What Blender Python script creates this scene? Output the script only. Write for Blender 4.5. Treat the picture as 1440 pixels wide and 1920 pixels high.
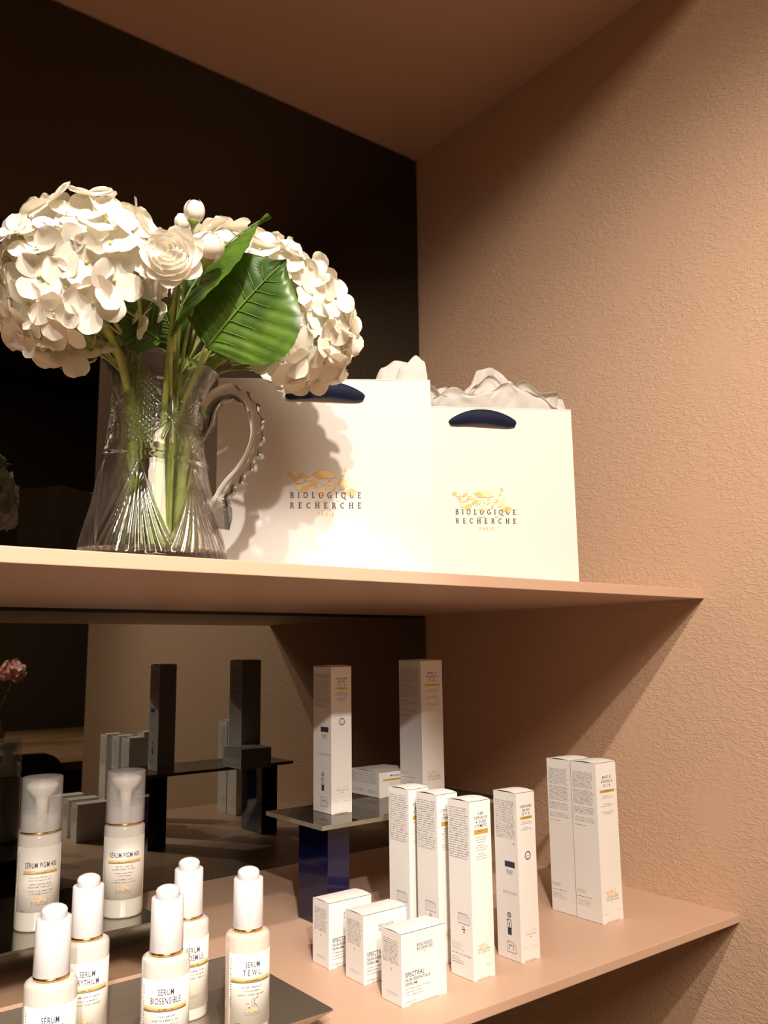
import bpy, bmesh, math, random
import numpy as np
from mathutils import Vector, Matrix, noise
rnd = random.Random(7)
for o in list(bpy.data.objects): bpy.data.objects.remove(o)
S = bpy.context.scene
COL = S.collection
PI = math.pi

# ------------------------------------------------------------------ camera
YAW, PITCH, ROLL = 0.6636, 0.1635, -0.0124
CP = Vector((-0.8616, -1.0, 0.0)); FPX = 1597.9
_f = Vector((math.sin(YAW)*math.cos(PITCH), math.cos(YAW)*math.cos(PITCH), math.sin(PITCH)))
_r = Vector((math.cos(YAW), -math.sin(YAW), 0)); _u = _r.cross(_f)
CR = math.cos(ROLL)*_r + math.sin(ROLL)*_u
CU = -math.sin(ROLL)*_r + math.cos(ROLL)*_u
CF = _f
cam = bpy.data.objects.new('camera', bpy.data.cameras.new('camera'))
COL.objects.link(cam)
M = Matrix.Identity(4)
for i in range(3):
    M[i][0] = CR[i]; M[i][1] = CU[i]; M[i][2] = -CF[i]; M[i][3] = CP[i]
cam.matrix_world = M
cam.data.sensor_fit = 'VERTICAL'; cam.data.sensor_height = 36.0
cam.data.lens = FPX/1920*36.0; cam.data.clip_start = 0.01
S.camera = cam

# ------------------------------------------------------------------ light
S.view_settings.view_transform = 'Standard'; S.view_settings.look = 'None'
S.view_settings.gamma = 1.0; S.view_settings.use_curve_mapping = False
S.view_settings.exposure = -0.13
w = bpy.data.worlds.new('world'); S.world = w; w.use_nodes = True
w.node_tree.nodes['Background'].inputs[0].default_value = (0.9, 0.56, 0.32, 1)
w.node_tree.nodes['Background'].inputs[1].default_value = 0.20

def spot(name, loc, target, power, size, blend, radius, color):
    l = bpy.data.lights.new(name, 'SPOT'); l.energy = power; l.spot_size = math.radians(size)
    l.spot_blend = blend; l.shadow_soft_size = radius; l.color = color
    o = bpy.data.objects.new(name, l); COL.objects.link(o); o.location = loc
    o.rotation_euler = (Vector(target)-Vector(loc)).to_track_quat('-Z', 'Y').to_euler()
    return o
spot('ceiling_spotlight', (-0.80, -1.085, 0.80), (-0.20, -0.60, -0.25), 47, 98, 0.9, 0.011, (1.0, 0.91, 0.81))
spot('ceiling_spotlight', (-1.10, -1.476, 0.95), (-0.32, -0.54, -0.10), 50, 68, 0.7, 0.014, (1.0, 0.92, 0.82))
spot('ceiling_spotlight', (-1.30, -1.90, 0.79), (-0.50, -0.22, -0.20), 112, 18, 0.4, 0.02, (1.0, 0.93, 0.85))
def area(name, loc, target, power, sx, sy, color):
    l = bpy.data.lights.new(name, 'AREA'); l.energy = power; l.shape = 'RECTANGLE'; l.size = sx; l.size_y = sy; l.color = color
    o = bpy.data.objects.new(name, l); COL.objects.link(o); o.location = loc
    o.rotation_euler = (Vector(target)-Vector(loc)).to_track_quat('-Z', 'Y').to_euler(); return o
area('added_room_fill', (-1.2, -2.6, 1.62), (-1.2, -2.6, 0), 85, 1.2, 1.2, (1.0, 0.82, 0.62))  # added fill, no real fitting: warm ambient for room and niche

spot('added_counter_fill', (0.15, -2.55, 1.55), (0.12, -2.95, -0.4), 160, 50, 0.8, 0.02, (1.0, 0.90, 0.80))  # added lamp, brightens the counter and peonies reflected in the mirror

# ------------------------------------------------------------------ materials
def mat(name, color, rough=0.5, metal=0.0, **kw):
    m = bpy.data.materials.new(name); m.use_nodes = True
    b = m.node_tree.nodes['Principled BSDF']
    b.inputs['Base Color'].default_value = (*color, 1); b.inputs['Roughness'].default_value = rough
    b.inputs['Metallic'].default_value = metal
    for k, v in kw.items():
        b.inputs[k.replace('_', ' ')].default_value = v
    return m
def nt(m): return m.node_tree, m.node_tree.nodes, m.node_tree.links, m.node_tree.nodes['Principled BSDF']
def add_noise_color(m, c1, c2, scale, detail=3, stretch=(1, 1, 1), lo=.35, hi=.65):
    t, n, l, b = nt(m)
    tc = n.new('ShaderNodeTexCoord'); mp = n.new('ShaderNodeMapping'); mp.inputs['Scale'].default_value = stretch
    ns = n.new('ShaderNodeTexNoise'); ns.inputs['Scale'].default_value = scale; ns.inputs['Detail'].default_value = detail
    cr = n.new('ShaderNodeValToRGB'); cr.color_ramp.elements[0].color = (*c1, 1); cr.color_ramp.elements[1].color = (*c2, 1)
    cr.color_ramp.elements[0].position = lo; cr.color_ramp.elements[1].position = hi
    l.new(tc.outputs['Object'], mp.inputs[0]); l.new(mp.outputs[0], ns.inputs['Vector']); l.new(ns.outputs['Fac'], cr.inputs[0]); l.new(cr.outputs[0], b.inputs['Base Color'])
    return mp
def add_bump(m, scale, strength, dist, detail=4, distortion=0.0, stretch=(1, 1, 1)):
    t, n, l, b = nt(m)
    tc = n.new('ShaderNodeTexCoord'); mp = n.new('ShaderNodeMapping'); mp.inputs['Scale'].default_value = stretch
    ns = n.new('ShaderNodeTexNoise'); ns.inputs['Scale'].default_value = scale; ns.inputs['Detail'].default_value = detail
    ns.inputs['Distortion'].default_value = distortion
    bp = n.new('ShaderNodeBump'); bp.inputs['Strength'].default_value = strength; bp.inputs['Distance'].default_value = dist
    l.new(tc.outputs['Object'], mp.inputs[0]); l.new(mp.outputs[0], ns.inputs['Vector'])
    l.new(ns.outputs['Fac'], bp.inputs['Height']); l.new(bp.outputs[0], b.inputs['Normal'])
    return ns, bp
def mix_transparent(m, fac, tint=(1, 1, 1)):
    t, n, l, b = nt(m); out = n['Material Output']
    tr = n.new('ShaderNodeBsdfTransparent'); tr.inputs[0].default_value = (*tint, 1)
    mx = n.new('ShaderNodeMixShader'); mx.inputs[0].default_value = fac
    l.new(b.outputs[0], mx.inputs[1]); l.new(tr.outputs[0], mx.inputs[2]); l.new(mx.outputs[0], out.inputs[0])
def mix_translucent(m, fac, color):
    t, n, l, b = nt(m); out = n['Material Output']
    tr = n.new('ShaderNodeBsdfTranslucent'); tr.inputs[0].default_value = (*color, 1)
    mx = n.new('ShaderNodeMixShader'); mx.inputs[0].default_value = fac
    l.new(b.outputs[0], mx.inputs[1]); l.new(tr.outputs[0], mx.inputs[2]); l.new(mx.outputs[0], out.inputs[0])

# textured plaster: short worm-like trowel ridges
plaster = mat('textured_plaster', (0.58, 0.375, 0.25), 0.62)
def plaster_nodes(m):
    t, n, l, b = nt(m)
    tc = n.new('ShaderNodeTexCoord')
    n1 = n.new('ShaderNodeTexNoise'); n1.inputs['Scale'].default_value = 150; n1.inputs['Detail'].default_value = 2.5; n1.inputs['Distortion'].default_value = .5
    r1 = n.new('ShaderNodeValToRGB'); e = r1.color_ramp.elements
    e[0].position = .46; e[0].color = (0, 0, 0, 1); e[1].position = .53; e[1].color = (1, 1, 1, 1)
    x = r1.color_ramp.elements.new(.62); x.color = (0, 0, 0, 1)
    n2 = n.new('ShaderNodeTexNoise'); n2.inputs['Scale'].default_value = 9; n2.inputs['Detail'].default_value = 3
    r2 = n.new('ShaderNodeValToRGB'); r2.color_ramp.elements[0].position = .30; r2.color_ramp.elements[1].position = .50; r2.color_ramp.elements[0].color = (.12, .12, .12, 1)
    mu = n.new('ShaderNodeMath'); mu.operation = 'MULTIPLY'
    n3 = n.new('ShaderNodeTexNoise'); n3.inputs['Scale'].default_value = 160; n3.inputs['Detail'].default_value = 3
    ad = n.new('ShaderNodeMath'); ad.operation = 'MULTIPLY_ADD'; ad.inputs[1].default_value = .35
    bp = n.new('ShaderNodeBump'); bp.inputs['Strength'].default_value = .42; bp.inputs['Distance'].default_value = .0009
    mp = n.new('ShaderNodeMapping'); mp.inputs['Rotation'].default_value = (math.radians(38), 0, 0); mp.inputs['Scale'].default_value = (1, .55, 1.25)
    l.new(tc.outputs['Object'], mp.inputs[0]); l.new(mp.outputs[0], n1.inputs['Vector'])
    for q in (n2, n3): l.new(tc.outputs['Object'], q.inputs['Vector'])
    l.new(n1.outputs['Fac'], r1.inputs[0]); l.new(n2.outputs['Fac'], r2.inputs[0])
    l.new(r1.outputs[0], mu.inputs[0]); l.new(r2.outputs[0], mu.inputs[1])
    l.new(n3.outputs['Fac'], ad.inputs[0]); l.new(mu.outputs[0], ad.inputs[2])
    l.new(ad.outputs[0], bp.inputs['Height']); l.new(bp.outputs[0], b.inputs['Normal'])
    n4 = n.new('ShaderNodeTexNoise'); n4.inputs['Scale'].default_value = 5; n4.inputs['Detail'].default_value = 2
    r4 = n.new('ShaderNodeValToRGB'); r4.color_ramp.elements[0].color = (.565, .366, .243, 1); r4.color_ramp.elements[1].color = (.60, .390, .262, 1)
    l.new(tc.outputs['Object'], n4.inputs['Vector']); l.new(n4.outputs['Fac'], r4.inputs[0]); l.new(r4.outputs[0], b.inputs['Base Color'])
plaster_nodes(plaster)
paint = mat('peach_lacquer', (0.56, 0.365, 0.258), 0.42)
add_bump(paint, 300, .05, .0004)
dark_paint = mat('dark_brown_paint', (0.09, 0.06, 0.038), 0.7); add_bump(dark_paint, 40, .1, .001)
floor_m = mat('beige_stone', (0.32, 0.24, 0.17), 0.5); add_noise_color(floor_m, (.30, .22, .155), (.36, .27, .19), 4)
mirror = mat('smoked_mirror', (0.19, 0.188, 0.165), 0.015, 1.0)
mirror_edge = mat('mirror_black_edge', (0.01, 0.012, 0.01), 0.15)
mirror_top = mat('deep_smoked_mirror', (0.085, 0.08, 0.068), 0.015, 1.0)
card = mat('white_cardboard', (0.79, 0.755, 0.72), 0.55); add_bump(card, 900, .05, .0002)
card_lid = mat('white_cardboard_lid', (0.79, 0.755, 0.72), 0.5); add_bump(card_lid, 900, .05, .0002)
bag_paper = mat('ivory_bag_paper', (0.68, 0.635, 0.585), 0.6); add_bump(bag_paper, 500, .05, .0002)
ink = mat('navy_ink', (0.035, 0.035, 0.06), 0.6)
greyink = mat('grey_ink', (0.07, 0.065, 0.075), 0.6)
paleink = mat('pale_grey_ink', (0.50, 0.47, 0.45), 0.6)
goldink = mat('gold_foil_ink', (0.62, 0.40, 0.07), 0.4, 0.3)
goldband = mat('soft_gold_label_band', (0.72, 0.50, 0.24), 0.4, 0.1)
ochre = mat('ochre_logo_ink', (0.80, 0.46, 0.12), 0.55)
ochre2 = mat('light_ochre_logo_ink', (0.86, 0.62, 0.33), 0.55)
goldmetal = mat('brass_ring', (0.72, 0.48, 0.18), 0.22, 1.0)
cap_white = mat('white_plastic', (0.74, 0.715, 0.735), 0.28)
label_white = mat('label_paper', (0.77, 0.725, 0.67), 0.5)
glass_cream = mat('cream_bottle_glass', (0.64, 0.605, 0.555), 0.16)
glass_rose = mat('rose_bottle_glass', (0.74, 0.58, 0.48), 0.16)
for g in (glass_cream, glass_rose):
    g.node_tree.nodes['Principled BSDF'].inputs['Subsurface Weight'].default_value = .15
    g.node_tree.nodes['Principled BSDF'].inputs['Subsurface Scale'].default_value = .01
    g.node_tree.nodes['Principled BSDF'].inputs['Coat Weight'].default_value = .3
frost = mat('frosted_plastic', (0.80, 0.78, 0.75), 0.30); mix_transparent(frost, .70)
pump_m = mat('pump_plastic', (0.84, 0.80, 0.75), 0.4)
tray_m = mat('brushed_nickel', (0.52, 0.47, 0.39), 0.48, 1.0); add_bump(tray_m, 60, .12, .0006, 5, 0, (1, 12, 1))
riser_m = mat('polished_nickel', (0.42, 0.39, 0.34), 0.13, 1.0); add_bump(riser_m, 30, .04, .0006, 4)
blue = mat('cobalt_acrylic', (0.003, 0.004, 0.034), 0.05, 0.0); blue.node_tree.nodes['Principled BSDF'].inputs['Coat Weight'].default_value = .5
slab_m = mat('smoked_glass', (0.10, 0.09, 0.07), 0.02, 0.9)
slab_m.node_tree.nodes['Principled BSDF'].inputs['Base Color'].default_value = (.42, .38, .32, 1)
mix_transparent(slab_m, .45, (.45, .42, .36))
slab_edge = mat('glass_edge', (0.22, 0.19, 0.13), 0.2)
crystal = mat('cut_crystal', (0.99, 0.995, 0.99), 0.02, 0.0)
facet = mat('cut_facet', (1, 1, 1), 0.14, 0.0, Transmission_Weight=1.0, IOR=1.55); mix_transparent(facet, .10)
crystal.node_tree.nodes['Principled BSDF'].inputs['Transmission Weight'].default_value = 1.0
crystal.node_tree.nodes['Principled BSDF'].inputs['IOR'].default_value = 1.5
mix_transparent(crystal, .16)
navy = mat('navy_ribbon', (0.012, 0.016, 0.060), 0.75); add_bump(navy, 700, .3, .0003, 2, 0, (1, 1, 4))
tissue = mat('tissue_paper', (0.90, 0.87, 0.83), 0.5); mix_translucent(tissue, .30, (.92, .88, .83))
petal = mat('ivory_petal', (0.90, 0.855, 0.76), 0.55); mix_translucent(petal, .22, (.92, .82, .62)); 
petal_eye = mat('flower_eye', (0.62, 0.60, 0.22), 0.6)
ran_m = mat('ranunculus_petal', (0.91, 0.86, 0.78), 0.5); mix_translucent(ran_m, .18, (.92, .82, .62))
green = mat('leaf_green', (0.06, 0.13, 0.015), 0.40); add_noise_color(green, (.030, .075, .008), (.095, .175, .018), 40, 3); mix_translucent(green, .18, (.12, .26, .01))
vein = mat('leaf_vein', (0.13, 0.21, 0.035), 0.5)
stem_m = mat('stem_green', (0.27, 0.33, 0.06), 0.45); add_noise_color(stem_m, (.20, .27, .04), (.36, .40, .10), 60)
wood = mat('oak_veneer', (0.30, 0.17, 0.08), 0.45); add_noise_color(wood, (.20, .10, .04), (.40, .23, .11), 6, 5, (1, 9, 9))
chair_m = mat('black_leather', (0.008, 0.006, 0.006), 0.6); add_bump(chair_m, 200, .2, .0005)
pink = mat('pink_petal', (0.88, 0.45, 0.45), 0.6); add_noise_color(pink, (.88, .40, .42), (.95, .66, .55), 18)
vase_m = mat('grey_ceramic', (0.10, 0.10, 0.09), 0.4)

# ------------------------------------------------------------------ helpers
def link(name, me, parent=None):
    o = bpy.data.objects.new(name, me); COL.objects.link(o)
    if parent: o.parent = parent
    return o
def obj(name, bm, m, parent=None, smooth=False, loc=None):
    me = bpy.data.meshes.new(name); bm.normal_update(); bm.to_mesh(me); bm.free()
    for x in (m if isinstance(m, (list, tuple)) else [m]): me.materials.append(x)
    if smooth:
        for p in me.polygons: p.use_smooth = True
    o = link(name, me, parent)
    if loc is not None: o.location = loc
    return o
def tag(o, label, cat, group=None):
    o['label'] = label; o['category'] = cat
    if group: o['group'] = group
    return o
def thing(name, label, cat, loc=(0, 0, 0), rotz=0, group=None):
    o = bpy.data.objects.new(name, None); COL.objects.link(o); o.empty_display_size = .02
    o.location = loc; o.rotation_euler = (0, 0, rotz); return tag(o, label, cat, group)
def struct(name, bm, m):
    o = obj(name, bm, m); o['kind'] = 'structure'; return o
def box(bm, x0, x1, y0, y1, z0, z1, mi=0):
    vs = [bm.verts.new((x, y, z)) for z in (z0, z1) for y in (y0, y1) for x in (x0, x1)]
    for f in ((0, 2, 3, 1), (4, 5, 7, 6), (0, 1, 5, 4), (2, 6, 7, 3), (0, 4, 6, 2), (1, 3, 7, 5)):
        fc = bm.faces.new([vs[i] for i in f]); fc.material_index = mi
    return bm
def bevel(bm, off, seg=2):
    bmesh.ops.bevel(bm, geom=list(bm.edges), offset=off, segments=seg, profile=.6, affect='EDGES'); return bm
def B(*a, bev=0, seg=2):
    bm = bmesh.new(); box(bm, *a)
    if bev: bevel(bm, bev, seg)
    return bm
def lathe(bm, prof, n=64, cap0=True, cap1=True, rf=None, mi=0):
    rings = []
    for k, (r, z) in enumerate(prof):
        rings.append([bm.verts.new((r*math.cos(2*PI*i/n), r*math.sin(2*PI*i/n), z)) for i in range(n)])
    for a, b in zip(rings, rings[1:]):
        for i in range(n):
            f = bm.faces.new((a[i], a[(i+1) % n], b[(i+1) % n], b[i])); f.smooth = True; f.material_index = mi
    if cap0: bm.faces.new(rings[0][::-1]).material_index = mi
    if cap1: bm.faces.new(rings[-1]).material_index = mi
    return bm
def L(prof, n=64, **k):
    return lathe(bmesh.new(), prof, n, **k)
def tube(bm, pts, rad, n=10, mi=0, caps=True, wob=None):
    pts = [Vector(p) for p in pts]; rings = []; up = Vector((0, 0, 1))
    tprev = None; nrm = None
    for i, p in enumerate(pts):
        t = (pts[min(i+1, len(pts)-1)]-pts[max(i-1, 0)]).normalized()
        if nrm is None:
            nrm = t.orthogonal().normalized()
        else:
            nrm = (nrm - t*nrm.dot(t)).normalized()
        bn = t.cross(nrm); r = rad[i] if isinstance(rad, (list, tuple)) else rad
        ring = []
        for k in range(n):
            a = 2*PI*k/n; rr = r
            ring.append(bm.verts.new(p + (nrm*math.cos(a)+bn*math.sin(a))*rr))
        rings.append(ring)
    for a, b in zip(rings, rings[1:]):
        for k in range(n):
            f = bm.faces.new((a[k], a[(k+1) % n], b[(k+1) % n], b[k])); f.smooth = True; f.material_index = mi
    if caps:
        bm.faces.new(rings[0][::-1]).material_index = mi; bm.faces.new(rings[-1]).material_index = mi
    return bm
def bez(p0, p1, p2, p3, n=16):
    p0, p1, p2, p3 = map(Vector, (p0, p1, p2, p3)); out = []
    for i in range(n+1):
        t = i/n; s = 1-t
        out.append(p0*s**3+p1*3*s*s*t+p2*3*s*t*t+p3*t**3)
    return out
def at(u, v, q):       # a point q metres in front of the camera position, in world space
    return CP + (CF + CR*((u-720)/FPX) - CU*((v-960)/FPX))*q

# --- text turned into flat polygons
_tc = {}
def text_polys(s):
    if s in _tc: return _tc[s]
    cu = bpy.data.curves.new('t', 'FONT'); cu.body = s; cu.size = 1; cu.resolution_u = 3; cu.offset = .008; cu.space_character = 1.12
    o = bpy.data.objects.new('t', cu); COL.objects.link(o)
    bpy.context.view_layer.update()
    me = bpy.data.meshes.new_from_object(o.evaluated_get(bpy.context.evaluated_depsgraph_get()))
    vs = [(v.co.x, v.co.y) for v in me.vertices]; fs = [tuple(p.vertices) for p in me.polygons]
    bpy.data.objects.remove(o); bpy.data.curves.remove(cu); bpy.data.meshes.remove(me)
    x0 = min(v[0] for v in vs); x1 = max(v[0] for v in vs); y0 = 0.0; y1 = max(v[1] for v in vs)
    _tc[s] = ([((x-x0), y) for x, y in vs], fs, x1-x0, y1)
    return _tc[s]

class Sheet:
    """flat artwork in (u, v); build() maps it onto a face or a cylinder"""
    def __init__(s): s.v = []; s.f = []
    def poly(s, pts):
        k = len(s.v); s.v += [tuple(p) for p in pts]; s.f.append(tuple(range(k, k+len(pts))))
    def rect(s, x0, y0, x1, y1): s.poly([(x0, y0), (x1, y0), (x1, y1), (x0, y1)])
    def text(s, t, cx, y, w=None, h=None, ang=0.0, left=False):
        vs, fs, tw, th = text_polys(t)
        ch = .72
        sy = (h/ch) if h else w/tw
        sx = (w/tw) if w else sy
        k = len(s.v); x0 = cx if left else cx-tw*sx/2
        for x, yy in vs:
            X = x0+x*sx; Y = y+yy*sy+(X-cx)*math.tan(ang); s.v.append((X, Y))
        for f in fs: s.f.append(tuple(i+k for i in f))
    def micro(s, x0, x1, ytop, ybot, pitch, h, r, cw=None, align='l', fill=.92):
        """lines of print too small to read"""
        y = ytop
        cw = cw or h*.7
        while y-h >= ybot-1e-9:
            wln = (x1-x0)*(fill + (1-fill)*r.random()) if align == 'l' else (x1-x0)*r.uniform(.55, 1)
            x = x0 if align == 'l' else (x0+x1)/2-wln/2; xe = x+wln; n = 0; word = r.randint(3, 9)
            while x < xe-cw*.5:
                if n == word: x += cw*.8; n = 0; word = r.randint(2, 9); continue
                hh = h*r.choice((.6, .6, .75, 1)); k = r.random()
                if k < .5: s.rect(x, y-h, x+cw*.62, y-h+hh)
                else:
                    s.rect(x, y-h, x+cw*.22, y-h+hh); s.rect(x+cw*.22, y-h+hh*.7, x+cw*.62, y-h+hh)
                x += cw; n += 1
            y -= pitch
    def ring(s, cx, cy, r0, r1, n=28, sx=1.0):
        for i in range(n):
            a, b = 2*PI*i/n, 2*PI*(i+1)/n
            s.poly([(cx+sx*r0*math.cos(a), cy+r0*math.sin(a)), (cx+sx*r1*math.cos(a), cy+r1*math.sin(a)), (cx+sx*r1*math.cos(b), cy+r1*math.sin(b)), (cx+sx*r0*math.cos(b), cy+r0*math.sin(b))])
    def line(s, x0, y0, x1, y1, w):
        dx, dy = x1-x0, y1-y0; l = math.hypot(dx, dy) or 1; nx, ny = -dy/l*w/2, dx/l*w/2
        s.poly([(x0-nx, y0-ny), (x1-nx, y1-ny), (x1+nx, y1+ny), (x0+nx, y0+ny)])
    def path(s, pts, w, close=False):
        q = pts+[pts[0]] if close else pts
        for a, b in zip(q, q[1:]): s.line(*a, *b, w)
    def leaf(s, x0, y0, x1, y1, w, n=8):
        dx, dy = x1-x0, y1-y0; l = math.hypot(dx, dy); nx, ny = -dy/l, dx/l; pts = []
        for i in range(n+1):
            t = i/n; k = math.sin(PI*t)*w/2; pts.append((x0+dx*t+nx*k, y0+dy*t+ny*k))
        for i in range(n-1, 0, -1):
            t = i/n; k = -math.sin(PI*t)*w/2; pts.append((x0+dx*t+nx*k, y0+dy*t+ny*k))
        s.poly(pts)
    def build(s, name, m, parent, fn):
        if not s.f: return None
        me = bpy.data.meshes.new(name); me.from_pydata([fn(u, v) for u, v in s.v], [], s.f); me.materials.append(m)
        return link(name, me, parent)

# serif capitals drawn by hand (unit height), returns width
def serif(sh, ch, x, y, h):
    T, t = .16*h, .085*h; sf = .07*h
    def V(px, w=T): sh.rect(x+px*h-w/2, y, x+px*h+w/2, y+h)
    def Sf(px, py, w=.34): sh.rect(x+px*h-w*h/2, y+py*h-(sf if py > .5 else 0), x+px*h+w*h/2, y+py*h+(0 if py > .5 else sf))
    def H(p0, p1, py, w=t): sh.rect(x+p0*h, y+py*h-w/2, x+p1*h, y+py*h+w/2)
    def arc(cx, cy, rx, ry, a0, a1, n=14):
        for i in range(n):
            a = math.radians(a0+(a1-a0)*i/n); b = math.radians(a0+(a1-a0)*(i+1)/n)
            wa = t+(T-t)*abs(math.cos(a))**1.3; wb = t+(T-t)*abs(math.cos(b))**1.3
            def P(an, w, sg): return (x+cx*h+(rx*h+sg*w/2)*math.cos(an), y+cy*h+(ry*h+sg*min(w, t*1.3)/2)*math.sin(an))
            sh.poly([P(a, wa, -1), P(a, wa, 1), P(b, wb, 1), P(b, wb, -1)])
    W = {'I': .42, 'B': .72, 'O': .86, 'L': .66, 'G': .84, 'Q': .86, 'U': .82, 'E': .70, 'R': .78, 'C': .80, 'H': .86}[ch]
    if ch == 'I': V(.2); Sf(.2, 0); Sf(.2, 1)
    elif ch == 'L': V(.18); Sf(.18, 1); Sf(.18, 0); H(.1, .6, .03); sh.rect(x+.56*h, y, x+.61*h, y+.22*h)
    elif ch == 'E':
        V(.18); Sf(.18, 1); Sf(.18, 0); H(.1, .6, .03); H(.1, .58, .97); H(.18, .48, .52)
        sh.rect(x+.57*h, y, x+.62*h, y+.22*h); sh.rect(x+.55*h, y+.8*h, x+.6*h, y+h); sh.rect(x+.45*h, y+.42*h, x+.5*h, y+.62*h)
    elif ch == 'H': V(.18); V(.66); Sf(.18, 1); Sf(.18, 0); Sf(.66, 1); Sf(.66, 0); H(.18, .66, .52)
    elif ch == 'U':
        sh.rect(x+.18*h-T/2, y+.3*h, x+.18*h+T/2, y+h); sh.rect(x+.64*h-t/2, y+.3*h, x+.64*h+t/2, y+h); Sf(.18, 1); Sf(.64, 1, .26); arc(.41, .32, .23, .29, 180, 360)
    elif ch in 'OQ':
        arc(.4, .5, .33, .47, 0, 360, 26)
        if ch == 'Q': sh.poly([(x+.38*h, y+.05*h), (x+.5*h, y-.02*h), (x+.98*h, y-.26*h), (x+.86*h, y-.3*h), (x+.6*h, y-.22*h)])
    elif ch in 'CG':
        arc(.42, .5, .33, .47, 50, 312, 20); sh.rect(x+.62*h, y+.7*h, x+.67*h, y+.98*h)
        if ch == 'G': sh.rect(x+.6*h, y+.08*h, x+.6*h+T, y+.42*h); H(.5, .82, .42)
        else: sh.rect(x+.62*h, y+.05*h, x+.67*h, y+.22*h)
    elif ch == 'B': V(.18); Sf(.16, 1, .3); Sf(.16, 0, .3); arc(.34, .75, .2, .22, -90, 90); arc(.36, .27, .23, .25, -90, 90); H(.1, .36, .97); H(.1, .36, .03); H(.18, .36, .51)
    elif ch == 'R': V(.18); Sf(.18, 1); Sf(.18, 0); arc(.34, .74, .21, .23, -90, 90); H(.1, .34, .97); H(.18, .34, .51); sh.poly([(x+.32*h, y+.5*h), (x+.46*h, y+.5*h), (x+.76*h, y), (x+.6*h, y)])
    return W*h
def serif_line(sh, word, cx, y, width, h):
    d = Sheet(); ws = [serif(d, c, 0, 0, h) for c in word]
    gap = (width-sum(ws))/(len(word)-1) if len(word) > 1 else 0; x = cx-width/2
    for c, ww in zip(word, ws): serif(sh, c, x, y, h); x += ww+gap
def logo(cx, cy, W, parent, fn, detailed=True, text=True):
    """floral emblem over the two-line name; cx,cy = centre of the name, W = its width"""
    g, g2, d, p = Sheet(), Sheet(), Sheet(), Sheet()
    k = W/1015.0
    def X(px): return cx+(px-718)*k
    def Y(py): return cy-(py-622)*k
    def lf(a, b, c, e, w_, sh=g): sh.leaf(X(a), Y(b), X(c), Y(e), w_*k)
    lf(530, 240, 740, 292, 95); lf(610, 205, 860, 290, 110, g2)
    for a in range(5):
        an = a*2*PI/5; lf(203, 250, 203+48*math.cos(an), 250+48*math.sin(an), 24)
    g.path([(X(225), Y(275)), (X(290), Y(370)), (X(325), Y(470))], 12*k)
    lf(255, 300, 320, 280, 26); lf(270, 345, 330, 320, 26); lf(300, 470, 370, 395, 90, g2)
    lf(325, 300, 428, 235, 50); lf(395, 345, 500, 290, 55); lf(430, 340, 560, 300, 40, g2)
    lf(478, 418, 605, 350, 60); lf(360, 500, 492, 432, 84); lf(300, 385, 450, 360, 14)
    lf(590, 500, 735, 490, 110, g2); lf(560, 440, 650, 385, 34, g2); lf(670, 350, 720, 400, 40, g2); lf(735, 420, 815, 345, 50, g2); lf(745, 350, 790, 330, 22)
    g2.path([(X(640), Y(350)), (X(600), Y(400)), (X(560), Y(440))], 10*k)
    g.ring(X(1000), Y(175), 14*k, 27*k, 14); lf(945, 275, 975, 205, 26, g2); lf(960, 275, 998, 240, 22, g2)
    g2.path([(X(1000), Y(202)), (X(945), Y(280)), (X(900), Y(350)), (X(800), Y(490))], 9*k)
    lf(855, 400, 895, 300, 34, g2); lf(875, 395, 935, 335, 34); lf(800, 490, 865, 425, 42)
    lf(915, 470, 1055, 315, 100, g2); lf(985, 505, 1160, 495, 100); lf(865, 635, 930, 605, 40, g2); lf(570, 625, 720, 622, 30, g2)
    lf(1040, 540, 1150, 520, 60, g2); lf(370, 560, 420, 540, 60, g2)
    g.build('emblem_print', ochre, parent, lambda u, v: fn(u, v, .00008)); g2.build('emblem_tint', ochre2, parent, lambda u, v: fn(u, v, .00012))
    if text:
        serif_line(d, 'BIOLOGIQUE', cx, Y(588), W, 80*k); serif_line(d, 'RECHERCHE', cx, Y(736), W, 80*k)
        d.build('name_print', ink, parent, lambda u, v: fn(u, v, .00018))
        p.text('P A R I S', cx, Y(848), w=225*k, h=52*k); p.build('city_print', ochre, parent, lambda u, v: fn(u, v, .0001))

# ------------------------------------------------------------------ room and niche
ZM1, ZM0 = 0.0648, 0.0547          # middle shelf
ZL1, ZL0 = -0.2709, -0.2790        # lower shelf
D1, D2 = -0.4716, -0.4852
ZC = 0.8163
struct('wall_right', B(0, .11, -1.51, .03, -1.30, 1.60, bev=.002), plaster)
struct('wall_back', B(-2.1, 2.6, .03, .12, -1.30, 1.70), dark_paint)
struct('wall_left', B(-2.1, -2.0, -.62, .03, -1.30, 1.60), plaster)
struct('wall_rear', B(-3.4, 2.6, -4.3, -4.2, -1.30, 1.70), dark_paint)
struct('wall_side_left', B(-3.5, -3.4, -4.3, .12, -1.30, 1.70), dark_paint)
struct('wall_side_right', B(2.6, 2.7, -4.3, .12, -1.30, 1.70), dark_paint)
struct('floor', B(-3.5, 2.7, -4.3, .12, -1.36, -1.30), floor_m)
struct('ceiling', B(-3.5, 2.7, -4.3, .12, 1.70, 1.76), dark_paint)
t = obj('niche_top_panel', B(-2.0, 0, -.62, .025, ZC, ZC+.02, bev=.0006), paint); tag(t, 'peach brown panel closing the top of the shelving niche', 'panel')
def shelf(label, z0, z1, y0):
    o = thing('wall_shelf', label, 'shelf', (-1.0, 0, z0))
    obj('board', B(-1.0, 1.0, y0, .0, 0, z1-z0, bev=.0007, seg=2), paint, o)
    return o
shelf('middle peach lacquered shelf carrying the flower jug and the paper bags', ZM0, ZM1, D1)
shelf('lower peach lacquered shelf carrying the boxes, bottles and metal trays', ZL0, ZL1, D2)
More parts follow.
